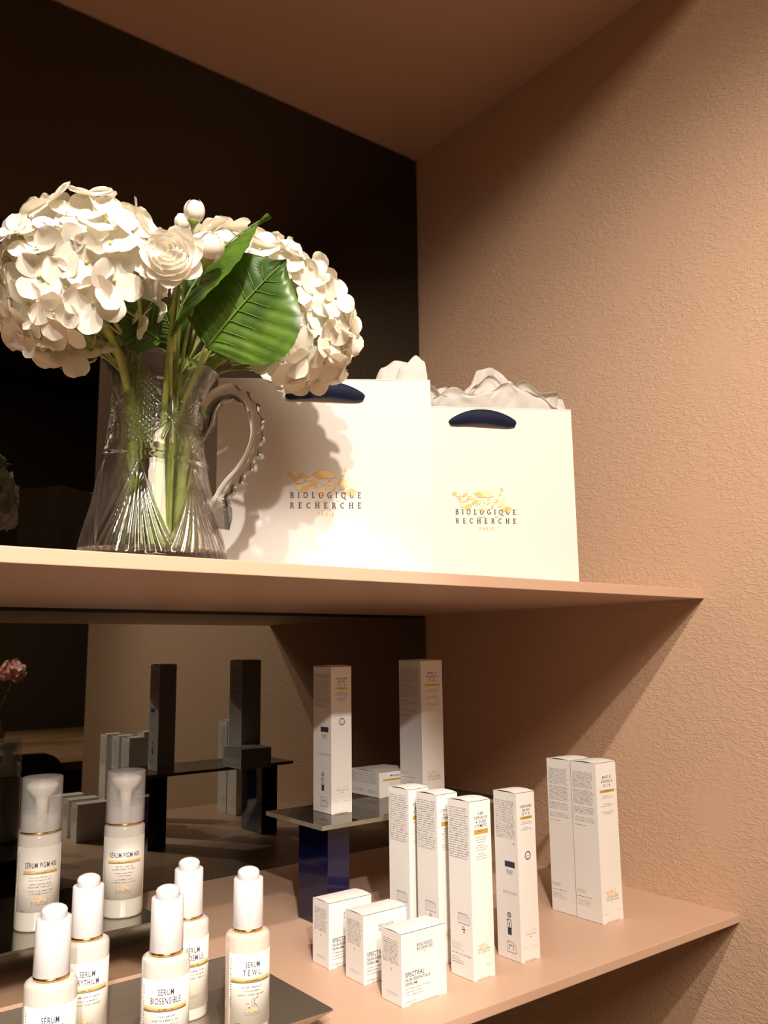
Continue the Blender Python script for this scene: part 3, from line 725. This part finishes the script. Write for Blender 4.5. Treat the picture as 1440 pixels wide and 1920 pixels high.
# ------------------------------------------------------------------ crystal jug
JP = Vector((-.6060, -.3900, ZM1)); JA = math.radians(-40)
def jug():
    t = thing('crystal_jug', 'cut crystal glass jug with notched handle holding the white flowers', 'jug', JP, JA)
    NP, NZ = 320, 150
    prof = [(0, .0555), (.004, .0560), (.02, .0530), (.045, .0465), (.070, .0410), (.080, .0390), (.083, .0402), (.086, .0388), (.092, .0372), (.110, .0352), (.128, .0345), (.140, .0352), (.150, .0375), (.158, .0410), (.163, .0435)]
    def rad(z):
        for (a, ra), (b, rb) in zip(prof, prof[1:]):
            if a <= z <= b:
                k = (z-a)/(b-a); return ra+(rb-ra)*k
        return prof[-1][1]
    def wrap(a): return (a+PI) % (2*PI)-PI
    def cut(ph, z, R):
        d = 0.0
        if .006 < z < .076:
            for k in range(6):
                p0 = (k+.5)*PI/3; dz = .079-z
                for m_ in (-4, -3, -2, -1, 0, 1, 2, 3, 4):
                    pc = p0+m_*.135*(dz/.072)
                    dist = abs(wrap(ph-pc))*R; wd = .0006+.0026*(dz/.072)
                    if dist < wd: d = max(d, .0017*(1-dist/wd)*min(1, dz/.02+.3))
        elif .090 < z < .145:
            for k in range(5):
                p0 = k*2*PI/5+.3; zc = .114
                dx = wrap(ph-p0)*R; dz = z-zc; rr = math.hypot(dx, dz)
                if rr < .021:
                    an = math.atan2(dz, dx); s = abs(((an*8/PI) % 1)-.5)*2
                    wd = 1-s
                    d = max(d, .0017*max(0, 1-(1-s)*3.2*max(.3, rr/.009)))
                q = wrap(ph-p0-PI/5)*R
                if abs(q) < .009:
                    a1 = ((q+dz)/.0042) % 1; a2 = ((q-dz)/.0042) % 1
                    d = max(d, .0014*max(0, 1-4*min(a1, 1-a1)), .0014*max(0, 1-4*min(a2, 1-a2)))
        return d
    def rim(ph):  # ph measured from the handle; the lip climbs towards the spout
        c = math.cos(ph)
        return .1600-.0085*c+.004*max(0, -c)**4, .0080*max(0, -c)**6+.0030*max(0, c)**8
    bm = bmesh.new(); rings = []
    def ring(fn): rings.append([bm.verts.new(fn(2*PI*i/NP)) for i in range(NP)])
    def mk(z_s, inner):
        def f(ph):
            zr, ext = rim(ph); z = z_s*zr/.163
            R = rad(min(z_s, .163)); e = ext*max(0, (z_s-.135)/.028)**1.5
            r = R+e
            if inner: r -= .0034-.0018*max(0, (z_s-.12)/.043)
            else: r -= cut(ph, z_s, R)
            return (r*math.cos(ph), r*math.sin(ph), z)
        return f
    ring(lambda ph: (.040*math.cos(ph), .040*math.sin(ph), 0.0))
    for i in range(NZ+1): ring(mk(.163*i/NZ, False))
    for i in range(40, -1, -1): ring(mk(.0085+(.163-.0085)*i/40, True))
    ring(lambda ph: (.030*math.cos(ph), .030*math.sin(ph), .0075))
    for ri, (a, b) in enumerate(zip(rings, rings[1:])):
        for i in range(NP):
            f = bm.faces.new((a[i], a[(i+1) % NP], b[(i+1) % NP], b[i])); f.smooth = True
            if 1 < ri < NZ:
                z_ = .163*(ri-.5)/NZ
                if cut(2*PI*(i+.5)/NP, z_, rad(z_)) > .0003: f.material_index = 1
    bm.faces.new(rings[0][::-1]); bm.faces.new(rings[-1])
    obj('jug_body', bm, [crystal, facet], t)
    # handle with notched back
    P = [(.0350, .098), (.0375, .110), (.0410, .124), (.0500, .1335), (.0610, .1350), (.0710, .1280), (.0775, .1150), (.0790, .1000), (.0750, .0850), (.0670, .0715), (.0580, .0610), (.0520, .0500), (.0500, .0400), (.0475, .0300)]
    pts = []
    def cr(p0, p1, p2, p3, t): return .5*((2*p1)+(p2-p0)*t+(2*p0-5*p1+4*p2-p3)*t*t+(3*p1-p0-3*p2+p3)*t**3)
    V = [Vector((a, 0, b)) for a, b in P]
    for i in range(len(V)-1):
        for k in range(8):
            pts.append(cr(V[max(i-1, 0)], V[i], V[i+1], V[min(i+2, len(V)-1)], k/8))
    pts.append(V[-1]); n = 20; rr = []; bm = bmesh.new()
    for i, p in enumerate(pts):
        s = i/(len(pts)-1); tn = (pts[min(i+1, len(pts)-1)]-pts[max(i-1, 0)]).normalized(); nr = Vector((tn.z, 0, -tn.x)); 
        a_ = .0076*min(1, .25+s*9)*(1-.22*math.sin(PI*s))+(.003 if s > .84 else 0)*min(1, (s-.84)/.1); b_ = (.0080-.0010*math.sin(PI*s))*min(1, .35+s*9)
        ringv = []
        for k in range(n):
            an = 2*PI*k/n; c, s_ = math.cos(an), math.sin(an)
            c = math.copysign(abs(c)**.6, c); s_ = math.copysign(abs(s_)**.6, s_)
            x = a_*c; y = b_*s_
            if x*-1 > a_*.3 and .30 < s < .86: x += .0032*abs(math.sin(s*52))*(abs(x)/a_)
            if s > .84: y *= 1.15-.9*(s-.84)/.16
            ringv.append(bm.verts.new(p-nr*x*-1*1.0+Vector((0, 1, 0))*y))
        rr.append(ringv)
    for a, b in zip(rr, rr[1:]):
        for k in range(n):
            f = bm.faces.new((a[k], a[(k+1) % n], b[(k+1) % n], b[k])); f.smooth = True
    bm.faces.new(rr[0][::-1]); bm.faces.new(rr[-1])
    bmesh.ops.recalc_face_normals(bm, faces=bm.faces)
    obj('jug_handle', bm, crystal, t)
jug()

# ------------------------------------------------------------------ flowers
def petal_grid(bm, length, width, cup, M_, mi=0, n=6, m=6, seed=0, ruff=.08, notch=0.0):
    r = random.Random(seed); g = []; ph = r.random()*6
    for i in range(n+1):
        s = i/n; s2 = min(1, .03+.945*s); wdt = width*(2*math.sqrt(s2*(1-s2)))**.9*(.72+.38*s); row = []
        for j in range(m+1):
            k = 2*j/m-1
            x = k*wdt/2; y = length*(s-(.06*k*k*s))
            z = cup*length*(s*s)+abs(cup)*.8*width*k*k*s+ruff*length*math.sin(ph+k*2.2+s*3)*s*.30
            row.append(bm.verts.new(M_ @ Vector((x, y, z))))
        g.append(row)
    for a, b in zip(g, g[1:]):
        for j in range(m):
            f = bm.faces.new((a[j], a[j+1], b[j+1], b[j])); f.smooth = True; f.material_index = mi
def floret_mesh(seed):
    r = random.Random(seed); bm = bmesh.new(); a0 = r.random()*PI
    for k in range(4):
        a = a0+k*PI/2+r.uniform(-.12, .12)
        Mx = Matrix.Rotation(a, 4, 'Z') @ Matrix.Translation((0, .0006, .0004*(k % 2))) @ Matrix.Rotation(r.uniform(.05, .35)*(1 if k % 2 else .7), 4, 'X')
        petal_grid(bm, r.uniform(.0165, .0190), r.uniform(.0175, .0200), r.uniform(-.20, .16), Mx, 0, 8, 8, r.random()*99)
    Mx = Matrix.Translation((0, 0, .0012)) @ Matrix.Scale(.0014, 4)
    bmesh.ops.create_icosphere(bm, subdivisions=1, radius=1, matrix=Mx)
    for f in bm.faces:
        if len(f.verts) == 3: f.material_index = 1; f.smooth = True
    tube(bm, [(0, 0, 0), (0, 0, -.008), (0, 0, -.020)], .0006, 5, 1)
    me = bpy.data.meshes.new('floret'); bm.normal_update(); bm.to_mesh(me); bm.free()
    me.materials.append(petal); me.materials.append(petal_eye); return me
FL = [floret_mesh(i+50) for i in range(9)]
def lw_(s):
    w0 = math.sin(PI*min(s, .70)**.86)**.70
    return w0 if s <= .70 else w0*max(0, 1-(s-.70)/.30)**(.62+.8*(s-.70)/.30)
def leaf(name, parent, base, tip, nrm, width, seed=0, fold=0.0, bend=0.0, skew=0.0, nl=44, nw=24, serr=.025, loc0=None):
    """leaf with raised midrib, side veins and toothed margin; world coordinates, parented at loc0"""
    base, tip, nrm = Vector(base), Vector(tip), Vector(nrm).normalized()
    ax = tip-base; Ln = ax.length; ax.normalize(); nrm = (nrm-ax*nrm.dot(ax)).normalized(); sd = ax.cross(nrm)
    bm = bmesh.new(); g = []; r = random.Random(seed)
    for i in range(nl+1):
        s = i/nl
        wl = width*.5*lw_(s)
        row = []
        for j in range(nw+1):
            k = 2*j/nw-1; ak = abs(k)
            tooth = 1+serr*(((s*22) % 1))*(ak**6)
            u = k*wl*tooth
            sv = s-.22*ak*(1-s)*.9            # veins sweep towards the tip
            vv = ((s*9-ak*1.9) % 1); ridge = -.0009*math.exp(-((vv-.5)/.13)**2)*(ak > .04)*min(1, ak*4)
            puff = .0008*math.sin(PI*((vv+.5) % 1))*math.sin(PI*min(1, ak))
            mid = -.0010*math.exp(-(ak/.05)**2)
            h = fold*abs(u)+bend*Ln*(s*(1-s))*4+ridge+puff+mid+.0025*math.sin(s*7+k*2+seed)*ak
            p = base+ax*(Ln*(s+.05*ak*ak*0))+sd*(u+skew*width*s*(1-s))+nrm*h
            row.append(bm.verts.new(p-(loc0 or Vector())))
        g.append(row)
    for a, b in zip(g, g[1:]):
        for j in range(nw):
            f = bm.faces.new((a[j], b[j], b[j+1], a[j+1])); f.smooth = True
    bmesh.ops.remove_doubles(bm, verts=bm.verts, dist=.00002)
    o = obj(name, bm, green, parent)
    # veins as fine raised ribs on the leaf
    bm = bmesh.new()
    def onleaf(s, k):
        wl = width*.5*lw_(s)
        u = k*wl; ak = abs(k)
        h = fold*abs(u)+bend*Ln*(s*(1-s))*4+.0025*math.sin(s*7+k*2+seed)*ak+.0002
        return base+ax*Ln*s+sd*(u+skew*width*s*(1-s))+nrm*h-(loc0 or Vector())
    tube(bm, [onleaf(s/14, 0) for s in range(0, 14)], [.0010-.0007*s/14 for s in range(14)], 6)
    for q in range(1, 8):
        for sg in (-1, 1):
            s0 = (q-.5)/9+.02
            tube(bm, [onleaf(min(.97, s0+.19*kk/6), sg*kk/6*.86) for kk in range(7)], [.00038-.00026*kk/6 for kk in range(7)], 4)
    obj('leaf_veins', bm, vein, o)
    return o
def stem_path(t, top, foot, r0=.0032, mid=None, name='stem', loc0=None):
    top, foot = Vector(top), Vector(foot)
    jc = JP+Vector((0, 0, .135)) if mid is None else Vector(mid)
    pts = bez(top, top*.35+jc*.65+Vector((0, 0, .01)), jc*.8+foot*.2, foot, 18)
    bm = bmesh.new(); tube(bm, [p-loc0 for p in pts], [r0*(.8+.4*i/18) for i in range(19)], 10)
    return obj(name, bm, stem_m, t, smooth=True)
def hydrangea(label, c, radii, axes, n, seed, foot, mid, keep=None, grow=1.0, group='white hydrangea heads in the jug'):
    """c centre, radii along axes; florets spread over the dome"""
    r = random.Random(seed); c = Vector(c)
    t = thing('hydrangea', label, 'flower', foot, 0, group); F0 = Vector(foot)
    k = 0; i = 0; N = int(n*1.25); ga = PI*(3-5**.5)
    while k < n and i < N*2:
        y = 1-2*(i+.5)/N
        if i >= N: break
        rr = math.sqrt(max(0, 1-y*y)); th = i*ga; dv = Vector((rr*math.cos(th), rr*math.sin(th), y)); i += 1
        if keep and not keep(dv): continue
        p = c+axes[0]*dv.x*radii[0]+axes[1]*dv.y*radii[1]+axes[2]*dv.z*radii[2]
        nn = (axes[0]*dv.x/radii[0]+axes[1]*dv.y/radii[1]+axes[2]*dv.z/radii[2]).normalized()
        nn = (nn+Vector((r.uniform(-.38, .38), r.uniform(-.38, .38), r.uniform(-.38, .38)))).normalized()
        p = p+nn*r.uniform(-.009, .004)
        o = bpy.data.objects.new('floret', FL[r.randrange(len(FL))]); COL.objects.link(o); o.parent = t
        q = nn.to_track_quat('Z', 'Y').to_matrix().to_4x4()
        sc = r.uniform(.88, 1.12)*grow
        o.matrix_basis = Matrix.Translation(p-F0) @ q @ Matrix.Rotation(r.random()*6.28, 4, 'Z') @ Matrix.Scale(sc, 4)
        k += 1
    # inner stalks
    bm = bmesh.new(); ctr = c-axes[2]*radii[2]*.55
    for a in range(26):
        y = 1-2*(a+.5)/26; rr = math.sqrt(1-y*y); dv = Vector((rr*math.cos(a*ga), rr*math.sin(a*ga), y))
        p = c+(axes[0]*dv.x*radii[0]+axes[1]*dv.y*radii[1]+axes[2]*dv.z*radii[2])*.86
        if keep and not keep(dv): continue
        tube(bm, bez(ctr-F0, ctr.lerp(p, .3)-F0, ctr.lerp(p, .7)-F0, p-F0, 4), .0010, 5, caps=False)
    mo = Vector(mid)-F0; rx = random.Random(seed+1)
    for a in range(16):
        p = c+(axes[0]*rx.uniform(-.6, .6)*radii[0]+axes[1]*rx.uniform(-.2, .5)*radii[1]-axes[2]*radii[2]*rx.uniform(.1, .7))
        e_ = mo+Vector((rx.uniform(-.018, .018), rx.uniform(-.018, .018), rx.uniform(-.06, .01)))
        tube(bm, bez(p-F0, (p-F0).lerp(mo, .4)+Vector((0, 0, .008)), mo+Vector((0, 0, .025)), e_, 8), rx.uniform(.0009, .0016), 6)
    obj('flower_stalks', bm, stem_m, t, smooth=True)
    stem_path(t, ctr, foot, .0036, mid, loc0=F0)
    return t, F0
UP = Vector((0, 0, 1)); BK = Vector((CF.x, CF.y, 0)).normalized(); RT = Vector((CR.x, CR.y, 0)).normalized()
def foot(dr, db): return JP+RT*dr+BK*db+Vector((0, 0, .0105))
# left head
c1 = at(153, 528, .585)
ax1 = ((RT+UP*.5).normalized(), (BK*-1), UP)
ax1 = (ax1[0], ax1[1], ax1[0].cross(ax1[1]).normalized()*-1 if (ax1[0].cross(ax1[1])).z < 0 else ax1[0].cross(ax1[1]).normalized())
h1, F1 = hydrangea('large white hydrangea head spilling over the left side of the jug', c1, (.0570, .045, .0540), ax1, 84, 3, foot(-.018, .004), JP+RT*-.012+Vector((0, 0, .135)),
                   keep=lambda d: not (d.x > .45 and d.z < -.25))
c2 = at(498, 580, .665)
ax2x = (RT+UP*-.9).normalized(); ax2 = (ax2x, BK*-1, (BK*-1).cross(ax2x).normalized()*(1 if (BK*-1).cross(ax2x).z > 0 else -1))
h2, F2 = hydrangea('white hydrangea head drooping right, behind the big leaf and before the bag', c2, (.0730, .040, .0500), ax2, 92, 8, foot(.016, .010), JP+RT*.016+BK*.006+Vector((0, 0, .14)),
                   keep=lambda d: d.z > -.62 and not (d.y > .80 and abs(d.x) < .45 and d.z < .5))
# big leaf and the folded leaf belong to the right head
TOC = -CF
leaf('leaf', h2, at(388, 652, .600), at(537, 487, .598), TOC+UP*.35+RT*.1, .100, 2, fold=.05, bend=.05, loc0=F2)
leaf('leaf', h2, at(322, 628, .585), at(506, 404, .600), TOC*.50-RT*.55+UP*.75, .050, 5, fold=-.35, bend=.10, loc0=F2)
leaf('leaf', h2, at(420, 668, .640), at(535, 690, .650), TOC*.3+UP*.9, .045, 6, fold=.1, bend=.03, loc0=F2)
leaf('leaf', h1, at(215, 632, .640), at(112, 690, .625), TOC*.55+UP*.8, .052, 9, fold=.1, bend=.06, loc0=F1)
leaf('leaf', h1, at(300, 640, .625), at(205, 575, .600), TOC*.8+UP*.3, .040, 10, fold=.1, bend=.06, loc0=F1)
leaf('leaf', h2, at(345, 672, .650), at(300, 560, .640), TOC*.8-RT*.3, .036, 11, fold=.2, bend=.03, loc0=F2)
bm = bmesh.new()
tube(bm, [p-F2 for p in bez(at(388, 652, .600), at(375, 690, .615), at(345, 740, .640), at(330, 800, .645), 12)], .0018, 8)
tube(bm, [p-F2 for p in bez(at(322, 628, .585), at(318, 680, .61), at(320, 740, .64), at(322, 800, .645), 12)], .0016, 8)
obj('leaf_stalk', bm, stem_m, h2, smooth=True)
# ranunculus
def ranunculus():
    c = at(322, 481, .545); ft = foot(.004, -.012)
    t = thing('ranunculus', 'round open white ranunculus with layered petals between the hydrangeas', 'flower', ft); F0 = Vector(ft)
    ax = (TOC*1.0+UP*.28+RT*-.05).normalized(); Q = ax.to_track_quat('Z', 'Y').to_matrix().to_4x4(); T0 = Matrix.Translation(c-F0) @ Q
    r = random.Random(5)
    def layer(n, rad, length, width, tilt, cup, name, z, roll):
        bm = bmesh.new()
        for k in range(n):
            a = 2*PI*k/n+roll+r.uniform(-.1, .1)
            Mx = T0 @ Matrix.Rotation(a, 4, 'Z') @ Matrix.Translation((0, rad, z)) @ Matrix.Rotation(tilt+r.uniform(-.06, .06), 4, 'X')
            # curved petal wrapping the axis
            g = []
            for i in range(7):
                s = i/6; row = []
                for j in range(9):
                    kk = 2*j/8-1; ang = kk*width*(.55+.45*math.sin(PI*min(1, s*.9+.1)))
                    top = length*s*(1-.16*kk*kk); rr = rad+cup*math.sin(s*PI*.8)*.004
                    row.append(bm.verts.new(Mx @ Vector((rr*math.sin(ang), rr*math.cos(ang)-rad, top+.0003*math.sin(9*kk+k)))))
                g.append(row)
            for p, q in zip(g, g[1:]):
                for j in range(8):
                    f = bm.faces.new((p[j], p[j+1], q[j+1], q[j])); f.smooth = True
        obj(name, bm, ran_m, t)
    spec = [(3, .0016, .0080, 1.1, .15, .1, .0040), (4, .0034, .0085, .95, .05, .2, .0032), (4, .0052, .0090, .90, -.05, .3, .0022), (5, .0070, .0095, .80, -.18, .4, .0010),
            (5, .0088, .0105, .78, -.32, .5, -.0010), (6, .0104, .0115, .70, -.50, .5, -.0030), (6, .0112, .0125, .72, -.78, .4, -.0050), (6, .0108, .0140, .78, -1.05, .3, -.0068)]
    for i, (n, rad, ln, wd, ti, cp, z) in enumerate(spec): layer(n, rad, ln, wd, ti, cp, 'petal_ring', z, i*.6)
    bm = bmesh.new(); bmesh.ops.create_uvsphere(bm, u_segments=12, v_segments=8, radius=.0017, matrix=T0 @ Matrix.Translation((0, 0, .0075))); obj('flower_centre', bm, petal_eye, t, smooth=True)
    bm = bmesh.new(); bmesh.ops.create_uvsphere(bm, u_segments=16, v_segments=10, radius=.0095, matrix=T0 @ Matrix.Translation((0, 0, -.008))); obj('petal_base', bm, ran_m, t, smooth=True)
    stem_path(t, c-ax*.016, ft, .0024, JP+RT*.006-BK*.005+Vector((0, 0, .135)), loc0=F0)
ranunculus()
def bud(label, u, v, q, rad, tall, tilt, seed, ft):
    c = at(u, v, q); t = thing('flower_bud', label, 'flower bud', ft, 0, 'white buds above the jug'); F0 = Vector(ft); r = random.Random(seed)
    ax = (UP+RT*tilt[0]+TOC*tilt[1]).normalized(); T0 = Matrix.Translation(c-F0) @ ax.to_track_quat('Z', 'Y').to_matrix().to_4x4()
    bm = bmesh.new()
    for k in range(6):
        a = k*2.4; rr = rad*(1-.06*k); g = []
        for i in range(9):
            s = i/8; lat = -PI/2+s*PI*(.86 if k < 3 else .94); row = []
            for j in range(9):
                kk = 2*j/8-1; an = a+kk*1.15*math.cos(lat*.35)
                R = rr*math.cos(lat)*(1+.05*kk*math.sin(3*s)); row.append(bm.verts.new(T0 @ Vector((R*math.cos(an), R*math.sin(an), rr*tall*math.sin(lat)))))
            g.append(row)
        for p, q_ in zip(g, g[1:]):
            for j in range(8):
                f = bm.faces.new((p[j], p[j+1], q_[j+1], q_[j])); f.smooth = True
    obj('bud_petals', bm, ran_m, t)
    bm = bmesh.new(); lathe(bm, [(.0012, -rad*tall*1.35), (rad*.35, -rad*tall*1.02), (rad*.55, -rad*tall*.8), (rad*.5, -rad*tall*.7)], 16)
    for vv in bm.verts: vv.co = T0 @ vv.co
    obj('calyx', bm, stem_m, t)
    stem_path(t, c-ax*rad*tall*1.3, ft, .0014, JP+RT*.01+Vector((0, 0, .14)), loc0=F0)
bud('small white bud standing highest, above the ranunculus', 364, 396, .560, .0072, 1.15, (.1, .15), 1, foot(.010, -.004))
bud('plump round white bud right of the ranunculus', 392, 462, .560, .0105, 1.0, (.35, .5), 2, foot(.012, .0))
bud('tiny white bud left of the highest bud', 340, 417, .575, .0055, 1.1, (-.2, .2), 3, foot(.006, .004))

# ------------------------------------------------------------------ the room seen in the mirrors
def counter():
    t = thing('wooden_counter', 'long oak counter across the room, seen in the lower mirror', 'counter', (.6, -3.0, -1.30))
    obj('counter_top', B(-1.9, 1.9, -.85, .70, .885, .915, bev=.003), wood, t)
    obj('counter_front', B(-1.85, 1.85, -.02, .02, .0, .885), dark_paint, t)
    obj('counter_end', B(-1.85, -1.81, -.8, .65, 0, .885), dark_paint, t); obj('counter_end', B(1.81, 1.85, -.8, .65, 0, .885), dark_paint, t)
counter()
def chair():
    t = thing('dining_chair', 'black rounded chair pushed to the oak counter, seen in the mirror', 'chair', (-.09, -2.02, -1.30))
    w2 = .19
    def rrect(x0, x1, z0, z1, r, y0, y1):
        bm = bmesh.new(); pts = []
        for cx, cz, a0 in ((x1-r, z1-r, 0), (x0+r, z1-r, 90), (x0+r*.3, z0+r*.3, 180), (x1-r*.3, z0+r*.3, 270)):
            rr_ = r if a0 < 180 else r*.3
            for i in range(7):
                a = math.radians(a0+15*i); pts.append((cx+rr_*math.cos(a), cz+rr_*math.sin(a)))
        f0 = [bm.verts.new((x, y0, z)) for x, z in pts]; f1 = [bm.verts.new((x, y1, z)) for x, z in pts]; n = len(pts)
        bm.faces.new(f0); bm.faces.new(f1[::-1])
        for i in range(n): bm.faces.new((f0[i], f1[i], f1[(i+1) % n], f0[(i+1) % n]))
        return bm
    obj('backrest', rrect(-w2, w2, .56, .985, .07, .0, .04), chair_m, t)
    obj('seat', B(-.21, .21, -.42, .02, .43, .49, bev=.015), chair_m, t)
    for x in (-.18, .18):
        for y in (-.38, -.01):
            bm = bmesh.new(); tube(bm, [(x, y, 0), (x*.95, y, .44)], [.011, .016], 10); obj('leg', bm, chair_m, t)
        obj('back_post', B(x-.012, x+.012, .005, .03, .47, .62), chair_m, t)
chair()
def peony():
    v = tag(obj('ceramic_vase', L([(.03, 0), (.045, .01), (.055, .06), (.035, .13), (.028, .16), (.03, .165), (.024, .16), (.03, .12), (.02, .01)], 32, cap1=True), vase_m, loc=(.115, -3.0, -.385)), 'grey ceramic vase on the oak counter holding pink flowers', 'vase')
    for (label, dx, dz, rad, sd) in (('pink peony on the far counter, the one showing most in the mirror', .065, .320, .056, 1), ('pink peony half cut off at the left edge of the mirror view', -.070, .300, .058, 2)):
        c = Vector((0.115+dx, -2.98, -.385+dz)); F0 = Vector((.115+dx*.1, -3.0, -.385+.03))
        t = thing('peony', label, 'flower', F0, 0, 'pink peonies in the vase'); r = random.Random(sd); bm = bmesh.new()
        ga = PI*(3-5**.5)
        for sh_, (R_, n) in enumerate(((1.0, 34), (.72, 20), (.45, 10))):
            for i in range(n):
                y = 1-1.65*(i+.5)/n; rr = math.sqrt(max(0, 1-y*y)); d = Vector((rr*math.cos(i*ga), rr*math.sin(i*ga), y))
                nn = (d+Vector((r.uniform(-.4, .4),)*3)).normalized(); q = nn.to_track_quat('Z', 'Y').to_matrix().to_4x4()
                petal_grid(bm, rad*.62, rad*.70, .3, Matrix.Translation(c-F0+d*rad*R_*.72) @ q @ Matrix.Rotation(r.random()*6.28, 4, 'Z') @ Matrix.Translation((0, -rad*.3, 0)), 0, 5, 5, r.random()*99, ruff=.3)
        obj('petals', bm, pink, t)
        bm = bmesh.new(); tube(bm, [p-F0 for p in bez(c-Vector((0, 0, rad*.5)), c-Vector((0, 0, .1)), F0+Vector((0, 0, .16)), F0, 10)], .003, 8); obj('stem', bm, stem_m, t, smooth=True)
        leaf('leaf', t, c+Vector((0, 0, -.10)), c+Vector((-.06, .03, -.05)), (0, .5, 1), .03, sd, loc0=F0, nl=14, nw=8)
peony()
